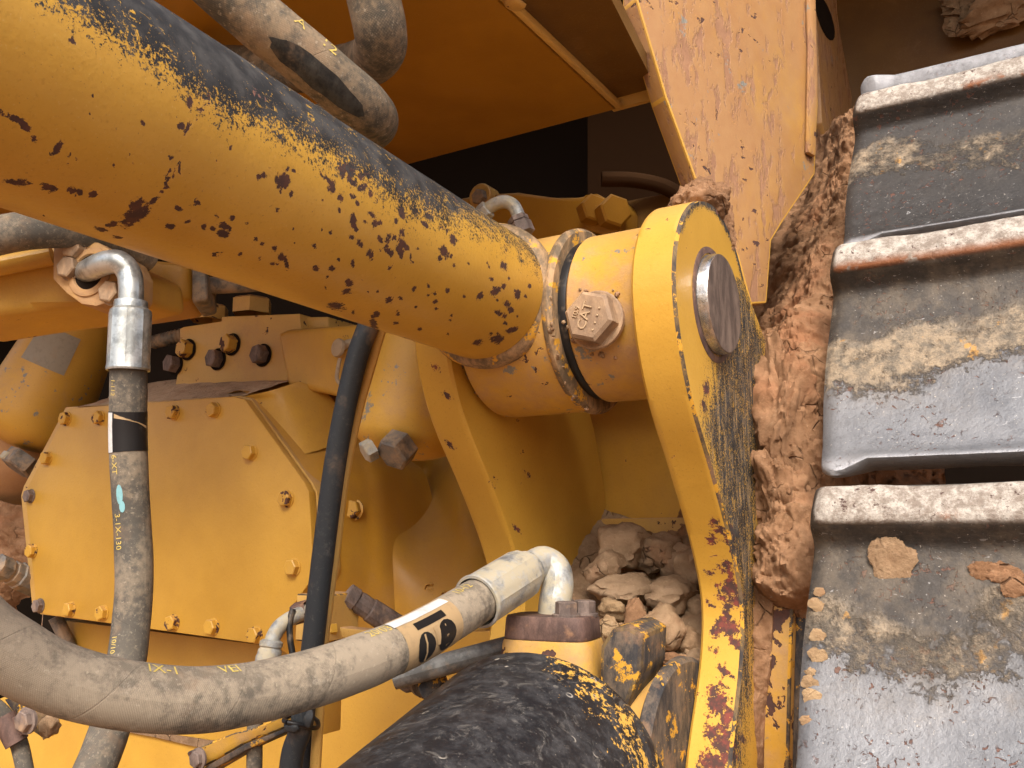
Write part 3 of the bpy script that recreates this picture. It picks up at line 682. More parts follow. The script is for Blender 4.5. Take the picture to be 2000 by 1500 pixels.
# ------------------------------------------------------------------ tilt cylinder below, its port and eye
K = 1.136
TC = Vector((-.3508, .6033, -.1762))*K; TR = .0960*K; taz, tel = R(9.6), R(11.23)
TD = Vector((math.cos(tel)*math.sin(taz), -math.cos(tel)*math.cos(taz), -math.sin(tel)))
tcyl = thing('tilt_cylinder', 'fat black hydraulic cylinder with yellow showing through along its rim', 'hydraulic cylinder', TC)
def tbarrel():
    d, a, b = frame(TD); n = 360; V = []; F = []
    prof = [(-.006, TR*.90), (-.004, TR*.955), (-.0015, TR*.985), (.002, TR*.998)] + [(s, TR) for s in np.linspace(.006, .42, 240)] + [(.9, TR)]
    for s, r in prof:
        c = TC+d*s; V += [tuple(c+(a*math.cos(2*math.pi*i/n)+b*math.sin(2*math.pi*i/n))*r) for i in range(n)]
    for j in range(len(prof)-1):
        for i in range(n): F.append((j*n+i, j*n+(i+1) % n, (j+1)*n+(i+1) % n, (j+1)*n+i))
    F.append(list(range(n))); F.append([(len(prof)-1)*n+i for i in range(n)][::-1])
    P = np.array(V); q = proj(P)
    # yellow follows the right-hand rim
    rim = [(1100, 1290), (1150, 1330), (1200, 1385), (1240, 1450), (1262, 1520), (1285, 1600)]
    dist = np.full(len(q), 999.)
    for (x0, y0), (x1, y1) in zip(rim, rim[1:]):
        v = np.array([x1-x0, y1-y0]); t = np.clip(((q-[x0, y0])@v)/(v@v), 0, 1); dist = np.minimum(dist, np.hypot(*(q-[x0, y0]-t[:, None]*v).T))
    yel = .62-np.clip(dist, 0, 240)/95; yel = np.maximum(yel, -.55)
    return mk('barrel', V, F, 'black', tcyl, attrs={'yel': yel})
tbarrel()
lathe('end_eye', (-.455, .80, -.205), VX, [(0, .06), (0, .085), (.05, .085), (.1275, .085), (.1285, .0865)], 'yellow', tcyl, 96)
lathe('end_ring', (-.326, .80, -.205), VX, [(0, .08), (.001, .093), (.004, .098), (.011, .098), (.0145, .094), (.0145, .08)], 'black_worn', tcyl, 96, wob=.001)
prism('lock_block', [at(1172, 1262, Y=.735), at(1196, 1226, Y=.735), at(1226, 1222, Y=.735), at(1256, 1240, Y=.735), at(1252, 1310, Y=.735), at(1218, 1400, Y=.735), at(1170, 1360, Y=.735)],
      (0, .055, .004), 'black_worn', tcyl, .004, 2, 'edge_wear')
# port: boss, rusty flange, bolts
def stadium(c, hx, hy, n=10, ang=0., up=VZ, p=.45):
    out = []; ca, sa = math.cos(ang), math.sin(ang)
    for k in range(40):
        t = 2*math.pi*k/40; x = hx*math.copysign(abs(math.cos(t))**p, math.cos(t)); y = hy*math.copysign(abs(math.sin(t))**p, math.sin(t))
        out.append(Vector(c)+Vector((x*ca-y*sa, x*sa+y*ca, 0)))
    return out
fx = at(1080, 1246, D=.83)
tilt = Vector((.03, 0, 1))
def loft(name, rings, mat, parent, ang=40):
    V = []; F = []; n = len(rings[0])
    for r in rings: V += r
    for j in range(len(rings)-1):
        for i in range(n): F.append((j*n+i, j*n+(i+1) % n, (j+1)*n+(i+1) % n, (j+1)*n+i))
    F.append(list(range(n))[::-1]); F.append([(len(rings)-1)*n+i for i in range(n)])
    return mk(name, V, F, mat, parent, ang=ang)
loft('port_boss', [stadium(fx+VZ*h, hx, hy, ang=R(8)) for h, hx, hy in ((-.075, .047, .036), (-.03, .0445, .033), (-.004, .0425, .031), (0, .041, .030))], 'yellow_old', tcyl)
fl = loft('port_flange', [stadium(fx+VZ*h, hx, hy, ang=R(8)) for h, hx, hy in ((.0005, .0395, .0295), (.002, .0405, .030), (.018, .0392, .029), (.0205, .038, .028))], 'rust', tcyl)
for (x, y) in ((.020, -.012), (.026, .012), (.0, .020)):
    p = fx+Vector((x, y, .0205)); bolt('flange_bolt', p, tilt, .0098, .013, 'rust_bolt', fl, R(20), .0122, .0022)

# ------------------------------------------------------------------ hydraulic hoses
def hose(label, pts, r, mat, ferrule=None, loc=None, group=None, n=36, name='hydraulic_hose'):
    P = [at(x, y, D=d) for x, y, d in pts]; t = thing(name, label, 'hose', loc or P[-1], group)
    P = spline(P, 14); T = Tube(P, [r*(1+.022*mnoise.noise(p*38)) for p in P], n); T.mesh('hose_body', mat, t); return t, T
HR = .0190
h1, T1 = hose('thick dusty grey hose sagging across to the fitting on the black cylinder',
    [(-330, 820, .46), (-160, 1080, .475), (-60, 1215, .485), (40, 1288, .497), (130, 1330, .508), (250, 1358, .522), (380, 1367, .545), (500, 1352, .575), (620, 1322, .61), (720, 1287, .65), (800, 1252, .69), (870, 1212, .735), (935, 1172, .785), (975, 1147, .81)],
    HR, 'hose_dusty')
f0 = at(930, 1176, D=.782); f1 = at(1032, 1112, D=.85)
fd = (f1-f0).normalized(); fl_ = (f1-f0).length
def ferrule(o, d, L, r, parent, mat, n=64, flats=0):
    d, a, b = frame(d); V = []; F = []
    prof = [(0, r*.90), (0, r*1.0), (.002, r*1.02), (.0045, r*1.02), (L*.10, r*1.0), (L*.80, r*1.0), (L*.86, r*.96), (L*.90, r*.80), (L*.97, r*.78), (L, r*.76), (L, r*.5)]
    for s, rr in prof:
        for i in range(n):
            t = 2*math.pi*i/n; k = 1.
            if .004 < s < .88*L: k = 1.0-.022*(0 < i % 8)          # eight crimp lands with narrow ridges between
            V.append(o+d*s+(a*math.cos(t)+b*math.sin(t))*rr*k)
    for j in range(len(prof)-1):
        for i in range(n): F.append((j*n+i, j*n+(i+1) % n, (j+1)*n+(i+1) % n, (j+1)*n+i))
    return mk('ferrule', V, F, mat, parent, ang=16)
ferrule(f0, fd, fl_, .0232, h1, 'zinc_old')
tube('elbow', [f1-fd*.006, f1+fd*.010, at(1062, 1098, D=.867), at(1083, 1112, D=.866), at(1089, 1140, D=.858), at(1084, 1176, D=.85), at(1082, 1200, D=.848)], .0150, 'zinc_old', h1)
L = T1.near(818, 1243); 
def face_ang(T, L, px, py):
    c = T.surf(L, 0).lerp(T.surf(L, math.pi), .5); tgt = at(px, py, D=(np.array(c) @ FW)-.05); return T.angle_to(L, c+(tgt-c).normalized()*T.r[0])
A = face_ang(T1, L, 822, 1250)
# which way round is up the picture?
def updir(T, L, A): return 1 if proj([tuple(T.surf(L, A+.3))])[0][1] < proj([tuple(T.surf(L, A-.3))])[0][1] else -1
u = updir(T1, L, A); r_ = HR
def rect(x0, y0, x1, y1): return [(x0, y0), (x1, y0), (x1, y1), (x0, y1)]
def blob(cx, cy, rx, ry, n=16, p=1.): return [(cx+rx*math.cos(2*math.pi*i/n), cy+ry*math.sin(2*math.pi*i/n)) for i in range(n)]
lab = wrap('label_sleeve', T1, [rect(-.036, u*(k*.004-.030), .036, u*(k*.004-.026)) for k in range(14)], L, A, 'label_tan', h1, .0004)
wrap('white_strip', T1, [rect(-.038, u*(.0135+k*.0022), .034, u*(.0157+k*.0022)) for k in range(4)], L, A, 'label_white', lab, .0008)
wrap('black_print', T1, [rect(-.020, u*.0045, .018, u*.0105), blob(-.015, u*-.010, .0105, .0115), blob(.012, u*-.009, .0125, .0120)], L, A, 'label_black', lab, .0008)
wrap('pale_star', T1, [[(-.004, u*.002), (.004, u*.002), (.001, u*-.012), (-.002, u*-.012)], [(-.0165, u*-.020), (-.0145, u*-.020), (-.0145, u*.0), (-.0165, u*.0)]], L, A, 'label_tan', lab, .0012)
for txt, px, py in (('IX-1', 300, 1300), ('VEI', 430, 1312), ('20/03', 735, 1232), ('10-12', 905, 1152)):
    Lt = T1.near(px, py+55); up_a = face_ang(T1, Lt, px, py-300); At = face_ang(T1, Lt, px, py-420)
    hose_text(T1, txt, .011, px, py+55, h1, -u, side=At)

h2, T2 = hose('grey hose hanging from a silver elbow in front of the bolted cover plate',
    [(251, 716, .948), (251, 760, .95), (250, 850, .95), (254, 950, .945), (260, 1050, .94), (262, 1140, .93), (256, 1220, .92), (244, 1310, .90), (222, 1400, .87), (190, 1490, .84), (140, 1600, .80), (70, 1750, .77)], .0185, 'hose_grey')
g0 = at(250, 724, D=.947); g1 = at(256, 588, D=.955); gd = (g1-g0).normalized()
ferrule(g0, gd, (g1-g0).length, .0212, h2, 'zinc')
tube('elbow', [g1-gd*.004, at(256, 560, D=.957), at(251, 532, D=.962), at(232, 512, D=.962), at(205, 514, D=.968), at(182, 524, D=.985), at(168, 532, D=1.01)], .0125, 'zinc', h2)
L = T2.near(248, 843); A = face_ang(T2, L, 250, 843)
v = 1 if proj([tuple(T2.surf(L, A+.4))])[0][0] > proj([tuple(T2.surf(L, A-.4))])[0][0] else -1
lab = wrap('label_sleeve', T2, [rect(-.021, v*(-.027+k*.004), .021, v*(-.023+k*.004)) for k in range(14)], L, A, 'label_black', h2, .0004)
wrap('white_strip', T2, [rect(-.020, v*(-.0245+k*.002), .021, v*(-.0225+k*.002)) for k in range(4)], L, A, 'label_white', lab, .0008)
wrap('scuff', T2, [[(-.019, v*-.0145), (-.012, v*.004), (-.003, v*.020), (-.006, v*.020), (-.013, v*-.004), (-.0145, v*-.0145)]], L, A, 'label_tan', lab, .0008)
for txt, px, py, sz in (('6-XT', 236, 910, .0095), ('3-1X-130', 238, 1035, .0100), ('10/10', 232, 1262, .0085), ('1-112', 228, 755, .008)):
    Lt = T2.near(px, py); hose_text(T2, txt, sz, px, py, h2, 1 if v < 0 else -1, side=face_ang(T2, Lt, px-75, py))
Lt = T2.near(234, 965); wrap('paint_smear', T2, [blob(0, 0, .010, .0035, 12), blob(.012, v*.002, .006, .003, 10)], Lt, face_ang(T2, Lt, 190, 965), 'blue', h2, .0006)

h3, T3 = hose('slim smooth black hose running down behind the big yellow cylinder',
    [(745, 560, .90), (722, 630, .885), (700, 690, .88), (680, 770, .875), (662, 860, .87), (648, 950, .865), (634, 1060, .86), (622, 1160, .855), (612, 1250, .85), (602, 1330, .845), (588, 1420, .84), (570, 1480, .838), (560, 1600, .83)], .0104, 'hose_black')
tub = Tube(spline([at(x, y, D=d) for x, y, d in ((760, 600, .90), (741, 655, .895), (722, 720, .892), (702, 790, .888), (684, 870, .885), (668, 960, .88), (655, 1070, .875), (640, 1180, .87), (630, 1270, .865), (622, 1400, .86), (610, 1600, .85))], 10), .0052, 16)
o = tub.mesh('edge_strip', 'yellow_dusty'); tag(o, 'thin tan strip lying along the slim black hose', 'strip')

h4, T4 = hose('worn grey hose with a rubbed black patch, bending under beside the cylinder',
    [(300, -150, .64), (400, -55, .655), (500, 35, .668), (590, 108, .683), (660, 166, .70), (712, 212, .722), (728, 238, .76), (706, 252, .80), (650, 250, .83), (560, 250, .86), (430, 255, .89)], .0208, 'hose_brown')
L = T4.near(625, 135); A = face_ang(T4, L, 612, 150); u4 = updir(T4, L, A)
sc4 = wrap('scuffed_patch', T4, [[(.038*math.cos(t)*(1+.12*mnoise.noise(Vector((math.cos(t)*3, math.sin(t)*3, 1)))), u4*(-.003+.0098*math.sin(t)*(1+.45*mnoise.noise(Vector((math.cos(t)*2, math.sin(t)*2, 5)))))) for t in np.linspace(0, 2*math.pi, 34)[:-1]]], L, A, 'scuff', h4, .0005)
for txt, px, py in (('A', 575, 60), ('12', 632, 105)):
    Lt = T4.near(px-15, py+20); hose_text(T4, txt, .011 if len(txt) > 2 else .014, px-15, py+20, h4, -u4, side=face_ang(T4, Lt, px+120, py-150))
h5, T5 = hose('brown hose looping down under the box beside the rubbed hose',
    [(690, -170, .71), (712, -70, .715), (730, 0, .72), (742, 55, .725), (742, 95, .745), (716, 122, .79), (668, 134, .84), (600, 137, .87), (520, 135, .89), (420, 130, .92), (300, 125, .96)], .0208, 'hose_brown')
h6, T6 = hose('dark grey hose end showing under the cylinder by the yellow manifold',
    [(-130, 500, .96), (-40, 470, .97), (40, 452, .98), (120, 448, 1.0), (200, 462, 1.03), (290, 500, 1.08)], .0205, 'hose_grey')
h7, T7 = hose('small grey hose held by a rusty clamp on the lower case', [(-60, 1355, .86), (-5, 1385, .87), (25, 1425, .875), (42, 1470, .87), (58, 1560, .86)], .0078, 'hose_grey', n=20)
h8, T8 = hose('pale thin pipe hose hanging below the small elbow', [(520, 1295, .89), (508, 1330, .885), (499, 1400, .88), (497, 1480, .875), (496, 1600, .87)], .0075, 'hose_grey', n=20)
h9, T9 = hose('second black hose tied beside the slim hose at the bottom', [(615, 1380, .875), (606, 1430, .872), (600, 1500, .87), (598, 1600, .868)], .0068, 'hose_black', n=20)
tie = thing('cable_tie', 'black plastic tie knotted round the two lower hoses', 'cable tie', at(590, 1410, D=.84))
d_, a_, b_ = frame(T3.T[int(len(T3.T)*.86)])
tube('band', [at(590, 1408, D=.84)+(a_*math.cos(t)*.019+b_*math.sin(t)*.0125)+d_*.002*math.sin(t*2) for t in np.linspace(0, 6.2, 14)], .0022, 'label_black', tie, 8, 3)
lump('knot', at(571, 1420, D=.826), (.008, .006, .006), 'hose_black', 6, 3, .3, tie)
lump('loose_end', at(603, 1402, D=.828), (.006, .005, .009), 'hose_black', 8, 3, .3, tie)

# ------------------------------------------------------------------ gear case with its bolted cover
YC = .85
gc = thing('gear_case', 'yellow cast gear case behind the hoses with a bolted eight-sided cover', 'gear case', at(400, 1300, Y=.95))
oct_ = [(134, 797), (455, 774), (478, 780), (594, 942), (603, 960), (612, 1112), (606, 1135), (524, 1252), (505, 1258), (86, 1200), (70, 1185), (49, 968), (54, 950)]
cov = prism('cover_plate', [at(x, y, Y=YC) for x, y in oct_], (0, .012, 0), 'yellow_clean', gc, .002, 2)
ctr = (330, 1010)
fo = [(ctr[0]+(x-ctr[0])*1.03+(8 if x > 300 else 0), ctr[1]+(y-ctr[1])*1.0-(2 if y < 900 else 0)) for x, y in oct_]
prism('flange', [at(x, y, Y=YC+.0135) for x, y in fo], (0, .035, 0), 'yellow_dusty', gc, .002, 2)
for i, (x, y) in enumerate(((131, 818), (196, 816), (341, 806), (420, 801), (491, 884), (562, 974), (575, 1108), (501, 1240), (417, 1224), (340, 1216), (203, 1197), (139, 1190), (79, 1183), (65, 1076), (61, 969), (94, 895))):
    bolt('cover_bolt', at(x, y, Y=YC), (0, -1, 0), .0103, .0095, 'rust_bolt' if i in (12, 14) else 'yellow_bolt', cov, rng.uniform(0, 1), .0112, .0016)
# cast body right of the cover: sloping wall, hollow, ridge
def pt(x, y, Y): return at(x, y, Y=Y)
sheet('cast_wall', [[pt(440, 768, .868), pt(560, 742, .93), pt(640, 740, .97), pt(700, 745, 1.0), pt(760, 740, 1.06)],
                    [pt(490, 776, .868), pt(600, 800, .92), pt(660, 830, .95), pt(720, 860, .985), pt(790, 880, 1.07)],
                    [pt(612, 945, .868), pt(660, 940, .905), pt(710, 930, .945), pt(755, 925, .985), pt(830, 925, 1.10)],
                    [pt(618, 1040, .868), pt(665, 1040, .905), pt(715, 1045, .945), pt(765, 1040, .985), pt(850, 1010, 1.10)],
                    [pt(616, 1135, .868), pt(665, 1150, .905), pt(715, 1160, .945), pt(775, 1160, .985), pt(860, 1140, 1.07)],
                    [pt(540, 1262, .868), pt(600, 1300, .905), pt(690, 1320, .945), pt(780, 1320, .975), pt(880, 1300, 1.02)]], 'yellow_case', gc, 40, 50)
sheet('cast_hollow', [[pt(745, 880, 1.04), pt(830, 890, 1.13), pt(900, 880, 1.13), pt(985, 860, 1.10)],
                      [pt(752, 960, 1.00), pt(830, 940, 1.13), pt(900, 990, 1.06), pt(990, 1000, 1.10)],
                      [pt(765, 1060, .985), pt(830, 1060, 1.03), pt(930, 1090, 1.03), pt(1000, 1100, 1.08)],
                      [pt(770, 1170, .98), pt(850, 1200, .985), pt(940, 1200, 1.00), pt(1010, 1190, 1.05)],
                      [pt(780, 1320, .97), pt(860, 1320, .97), pt(940, 1320, .98), pt(1020, 1310, 1.02)]], 'yellow_case', gc, 36, 40)
prism('lower_wall', [pt(128, 1212, .93), pt(560, 1265, .93), pt(640, 1245, .93), pt(1000, 1230, .93), pt(1010, 1800, .93), pt(-400, 1800, .93), pt(-400, 1330, .93), pt(-20, 1372, .93), pt(165, 1300, .93)], (0, .03, 0), 'yellow_clean', gc, .002)
prism('seam_flange', [pt(185, 1418, .925), pt(290, 1428, .925), pt(420, 1448, .925), pt(395, 1462, .925), pt(300, 1440, .925)], (0, .0045, 0), 'dirt_tan', gc, .001)
bolt('case_bolt', pt(690, 996, .928), (.30, -.92, .1), .0125, .013, 'yellow_bolt', gc, .3, .0145, .002)
for tx, x, y, sz in (('S', 838, 1166, .020), ('G', 837, 1150, .020), ('9', 866, 1164, .016)):
    flat_text(tx, sz, pt(x, y, .996), (.93, .35, 0), (0, 0, 1), gc, 'yellow_case', .0022, 'cast_number')
# dusty ledge and the valve block above
sheet('dusty_ledge', [[pt(150, 795, .862), pt(280, 788, .862), pt(400, 779, .862), pt(478, 772, .864)],
                      [pt(200, 782, .90), pt(300, 768, .90), pt(420, 760, .90), pt(545, 750, .90)],
                      [pt(220, 770, .96), pt(310, 745, .96), pt(440, 738, .96), pt(590, 738, .96)]], 'dust_pink', gc, 40, 16, None, .0018, 60)
sheet('upper_slope', [[pt(455, 778, .8655), pt(520, 765, .87), pt(585, 745, .905)],
                      [pt(475, 790, .8655), pt(560, 790, .885), pt(640, 770, .94)],
                      [pt(560, 890, .8655), pt(620, 880, .895), pt(700, 850, .965)]], 'yellow', gc, 24, 16)
vb = thing('valve_block', 'dusty yellow valve block with hexagon plugs on the ledge above the cover', 'valve block', pt(480, 745, .95))
prism('body', [pt(350, 642, .935), pt(358, 638, .935), pt(432, 627, .935), pt(432, 618, .935), pt(585, 612, .935), pt(588, 640, .935), pt(588, 760, .935), pt(340, 760, .935), pt(352, 700, .935)], (0, .09, 0), 'yellow_dusty', vb, .003)
prism('side_block', [pt(540, 650, .915), pt(560, 642, .915), pt(690, 632, .915), pt(760, 640, .915), pt(760, 800, .915), pt(640, 770, .915), pt(560, 755, .915)], (0, .10, 0), 'yellow', vb, .012, 4)
prism('cap_block', [pt(590, 619, .95), pt(640, 618, .95), pt(642, 640, .95), pt(592, 645, .95)], (0, .06, 0), 'yellow_dusty', vb, .003)
for (x, y, w) in ((408, 626, .031), (492, 613, .031)): bolt('hex_plug', pt(x, y, .975), (0, 0, 1), w, .024, 'yellow_dusty', vb, R(10))
for (x, y, m) in ((368, 683, 'yellow_bolt'), (454, 673, 'yellow_bolt'), (343, 712, 'rust_bolt'), (426, 702, 'rust_bolt'), (514, 694, 'rust_bolt')):
    p = pt(x, y, .934)
    lathe('recess_shade', p, (0, -1, 0), [(0, .0168), (.0012, .0172), (.0016, .0155)], 'dark', vb, 28)  # dark disc stands for the shade of a bolt recess
    bolt('block_bolt', p+Vector((0, -.0016, 0)), (-.12, -.98, .05), .0142, .014, m, vb, rng.uniform(0, 1))
# corrugated conduit behind
t = thing('conduit', 'brown corrugated conduit behind the silver ferrule', 'conduit', pt(300, 665, 1.0))
pp = spline([pt(300, 668, 1.0), pt(325, 662, 1.0), pt(352, 655, 1.01), pt(390, 650, 1.03)], 16)
Tube(pp, [.0105+.0013*(i % 4 < 2) for i in range(len(pp))], 20).mesh('sleeve', 'fit_dusty', t)
# round plastic cap on its strap
cp = thing('plastic_cap', 'beige round plastic cap dangling on a strap by the black hose', 'cap', pt(664, 680, .90))
dcap = Vector((-.2, -1, .05))
lathe('disc', pt(663, 680, .905), dcap, [(0, .0125), (.003, .0128), (.0048, .0118), (.0052, .0105), (.0052, .002)], 'plastic', cp, 36)
tube('strap', [pt(664, 700, .903), pt(660, 720, .902), pt(658, 738, .902), pt(663, 748, .903), pt(675, 756, .905)], .0028, 'plastic', cp, 10)
tube('stub', [pt(668, 676, .91), pt(690, 668, .92), pt(710, 662, .93)], .006, 'plastic', cp, 12)

# slanted housings on both sides of the cover
HT = []
def housing(label, a, b, r, mat, D0, D1):
    p0 = at(*a, D=D0); p1 = at(*b, D=D1); d = (p1-p0); Ln = d.length
    t = thing('housing_tube', label, 'housing', p1)
    prof = [(0, r*.5)] + [(Ln*k, r*(.60+.40*k**.8)) for k in (.02, .2, .4, .6, .8, .92)] + [(Ln+r*.55*math.sin(x), r*math.cos(x)) for x in np.linspace(.1, 1.45, 8)]
    lathe('tube', p0, d, prof, mat, t, 72)
    ks = np.linspace(0, 1, 16); HT.append(Tube([p0+d*float(k) for k in ks], [r*(.60+.40*k**.8) for k in ks], 16)); return t
hl = housing('slanted yellow housing with a grey tape patch left of the cover', (200, 545), (62, 822), .090, 'yellow_grey', 1.63, 1.60)
TH = HT[-1]; Lh = TH.near(118, 690); Ah = face_ang(TH, Lh, 104, 688)
wrap('tape_patch', TH, [[(-.036, -.026+k*.0087), (.030, -.026+k*.0087), (.030, -.0173+k*.0087), (-.036, -.0173+k*.0087)] for k in range(6)], Lh, Ah, 'tape', hl, .0012)
bolt('hex_bolt', at(52, 893, D=1.55), (-.2, -.55, -.8), .030, .026, 'fit_dusty', hl, .2)
bolt('small_bolt', at(22, 891, D=1.54), (-.2, -.55, -.8), .0145, .012, 'zinc_old', hl, .2)
hr = housing('slanted yellow housing with scraped grey marks under the big cylinder', (835, 560), (800, 838), .066, 'yellow_grey', 1.09, 1.07)
bolt('hex_bolt', at(786, 868, D=1.005), (-.12, -.75, -.65), .0205, .022, 'fit_dusty', hr, .15)
bolt('small_bolt', at(728, 876, D=1.0), (-.5, -.70, -.5), .0125, .011, 'zinc_old', hr, .2)

# manifold at the left with its clamp
mf = thing('manifold_pipe', 'rounded yellow manifold pipe ending in a dusty bolted clamp', 'pipe', at(100, 560, D=1.08))
prism('pipe_body', [at(-160, 540, D=1.02), at(-20, 508, D=1.03), at(60, 484, D=1.04), at(108, 470, D=1.05), at(150, 480, D=1.05), at(232, 520, D=1.05), at(236, 580, D=1.05), at(160, 596, D=1.05), at(60, 608, D=1.04), at(-20, 618, D=1.03), at(-160, 640, D=1.02)],
      (-.01, .10, 0), 'yellow', mf, .016, 4)
tube('raised_ridge', [at(-60, 528, D=1.02), at(0, 518, D=1.022), at(60, 506, D=1.03), at(102, 498, D=1.035)], .012, 'yellow', mf, 14)
cd = Vector((.25, -.95, .05))
cc = at(176, 540, D=1.015)
def oncl(x, y, off=0.):
    p0 = at(170, 535, D=1.0); n = cd.normalized(); d = at(x, y, D=1.0); return d*((p0.dot(n)+off)/d.dot(n))
cl = prism('clamp', [oncl(x, y) for x, y in ((103, 474), (130, 468), (190, 472), (224, 492), (236, 520), (234, 566), (216, 590), (186, 598), (158, 594), (128, 572), (102, 545))], cd.normalized()*-.055, 'tan_dusty', mf, .004, 2)
lathe('clamp_ring', oncl(176, 532), cd, [(0, .028), (.002, .0275), (.003, .025), (.003, .0205), (.0005, .0195)], 'tan_dusty', cl, 48, cap=False)
lathe('bore_shade', oncl(176, 532), cd, [(.0002, .0196), (.0006, .0194)], 'dark', cl, 40)  # dark disc stands for the shade inside the bore
for (x, y) in ((140, 526), (150, 487), (222, 574)): bolt('clamp_bolt', oncl(x, y), cd, .0125, .011, 'bolt_tan', cl, .3, .0135, .002)
prism('rear_body', [at(225, 500, D=1.12), at(372, 512, D=1.14), at(376, 585, D=1.14), at(240, 604, D=1.12)], Vector(GG)*.09+VX*-.02, 'yellow_case', mf, .012, 3)
prism('end_ring', [at(374, 518, D=1.13), at(404, 528, D=1.13), at(406, 586, D=1.13), at(374, 592, D=1.13)], Vector(GG)*.07+VX*-.015, 'fit_dusty', mf, .006, 3)
tube('outlet_pipe', [at(400, 558, D=1.16), at(450, 556, D=1.18), at(520, 552, D=1.2)], .011, 'fit_dusty', mf)

# ------------------------------------------------------------------ small fittings in front of the lower case
jb = thing('junction_block', 'small square yellow junction block below the cover corner', 'block', at(632, 1215, D=.97))
c0 = at(634, 1162, D=.95)
prism('block', [c0, c0+Vector((-.040, 0, 0)), c0+Vector((-.040, 0, -.048)), c0+Vector((0, 0, -.048))], (0, .055, 0), 'yellow_dusty', jb, .0015, 1, 'edge_wear')
prism('stem', [c0+Vector((-.034, .006, -.049)), c0+Vector((-.004, .006, -.049)), c0+Vector((-.004, .006, -.14)), c0+Vector((-.034, .006, -.14))], (0, .03, 0), 'yellow', jb, .003)
el1 = thing('elbow_fitting', 'grey bent elbow fitting joining the junction block to the pale pipe', 'fitting', at(520, 1290, D=.90))
bolt('nut', at(602, 1192, D=.925), (-.9, -.25, -.25), .0112, .016, 'rust', el1, .2)
tube('bend', [at(600, 1194, D=.925), at(575, 1204, D=.915), at(548, 1222, D=.905), at(534, 1244, D=.90), at(530, 1262, D=.898)], .0074, 'zinc_old', el1, 20)
lathe('collar', at(531, 1250, D=.898), at(524, 1290, D=.893)-at(531, 1250, D=.898), [(0, .009), (.002, .0112), (.006, .0112), (.0075, .0098), (.010, .0115), (.013, .0115), (.016, .0125), (.034, .0125), (.036, .011)], 'zinc_old', el1, 28)
sf = thing('swivel_fitting', 'brown tapered swivel fitting to the right of the junction block', 'fitting', at(700, 1180, D=.98))
a0 = at(676, 1160, D=.985); a1 = at(775, 1225, D=1.0)
lathe('body', a0, a1-a0, [(0, .008), (.001, .0125), (.012, .0125), (.013, .0105), (.018, .0120), (.030, .0115), (.032, .013), (.066, .0135), (.068, .010)], 'rust_bolt', sf, 12, ang=25)
br = thing('bracket_strip', 'flat dusty yellow strip bracket below the swivel fitting', 'bracket', at(700, 1240, D=.98))
prism('strip', [at(640, 1215, D=.965), at(652, 1212, D=.965), at(664, 1226, D=.965), at(775, 1236, D=.97), at(760, 1262, D=.97), at(655, 1243, D=.965), at(642, 1238, D=.965)], (0, .02, 0), 'yellow_dusty', br, .0015)
bolt('bracket_bolt', at(650, 1228, D=.962), (-.3, -.95, 0), .0085, .007, 'yellow_bolt', br, .2)
gp = thing('steel_pipe', 'straight grey steel pipe running behind the hose label to the port', 'pipe', at(900, 1290, D=.86))
tube('pipe', [at(770, 1325, D=.87), at(860, 1300, D=.87), at(940, 1278, D=.87), at(1000, 1262, D=.87)], .0105, 'pipe_grey', gp, 20)
kn = thing('pipe_clamp', 'black and ochre clamp under the grey steel pipe', 'clamp', at(820, 1340, D=.86))
lathe('drum', at(826, 1330, D=.90), (.85, -.5, 0), [(0, .004), (0, .015), (.010, .0155), (.012, .012), (.016, .012), (.018, .015), (.026, .015), (.028, .004)], 'black_worn', kn, 28)
prism('jaw', [at(770, 1328, D=.90), at(806, 1320, D=.90), at(812, 1345, D=.90), at(792, 1356, D=.90), at(774, 1344, D=.90)], (0, .015, 0), 'black_worn', kn, .003)
ct = thing('thin_cable', 'thin dark blue cable loop between elbow and black hose', 'cable', at(570, 1290, D=.9))
tube('cable', [at(572, 1190, D=.91), at(566, 1215, D=.905), at(567, 1250, D=.90), at(573, 1290, D=.895), at(574, 1330, D=.89)], .0032, 'label_black', ct, 10)
# clamp on the small hose at the lower left, and angle bracket
lc = thing('hose_clamp', 'rusty strap clamp with a bolt on a mud-caked tab', 'clamp', at(65, 1420, D=.88))
prism('tab', [at(8, 1366, D=.89), at(30, 1362, D=.89), at(80, 1400, D=.89), at(96, 1430, D=.89), at(84, 1442, D=.89), at(40, 1412, D=.89)], (0, .010, 0), 'edge_wear', lc, .001)
lathe('strap', at(20, 1425, D=.868), T7.T[30], [(-.014, .0095), (-.014, .0106), (.014, .0106), (.014, .0095)], 'rust', lc, 24)
prism('strap_leg', [at(22, 1402, D=.862), at(52, 1390, D=.862), at(66, 1424, D=.862), at(34, 1440, D=.862)], (0, .004, 0), 'rust', lc, .001)
bolt('clamp_bolt', at(54, 1407, D=.858), (.1, -.98, 0), .0098, .008, 'rust_bolt', lc, .3, .0125, .002)
lump('mud', at(96, 1420, D=.885), (.012, .008, .014), 'dirt_tan', 44, 3, .5, lc)
ab = thing('angle_bracket', 'yellow and black flaking angle bracket with a bolt at the bottom', 'bracket', at(430, 1460, D=.86))
prism('plate', [at(362, 1470, D=.868), at(455, 1432, D=.868), at(488, 1425, D=.868), at(560, 1395, D=.868), at(560, 1420, D=.868), at(478, 1452, D=.868), at(395, 1500, D=.868), at(376, 1500, D=.868)], (0, .012, 0), 'yellow_old', ab, .0015, 1, 'edge_wear')
prism('lip', [at(395, 1501, D=.862), at(478, 1453, D=.862), at(560, 1421, D=.862), at(560, 1429, D=.862), at(482, 1464, D=.862), at(400, 1512, D=.862)], (0, .02, 0), 'black_worn', ab, .001)
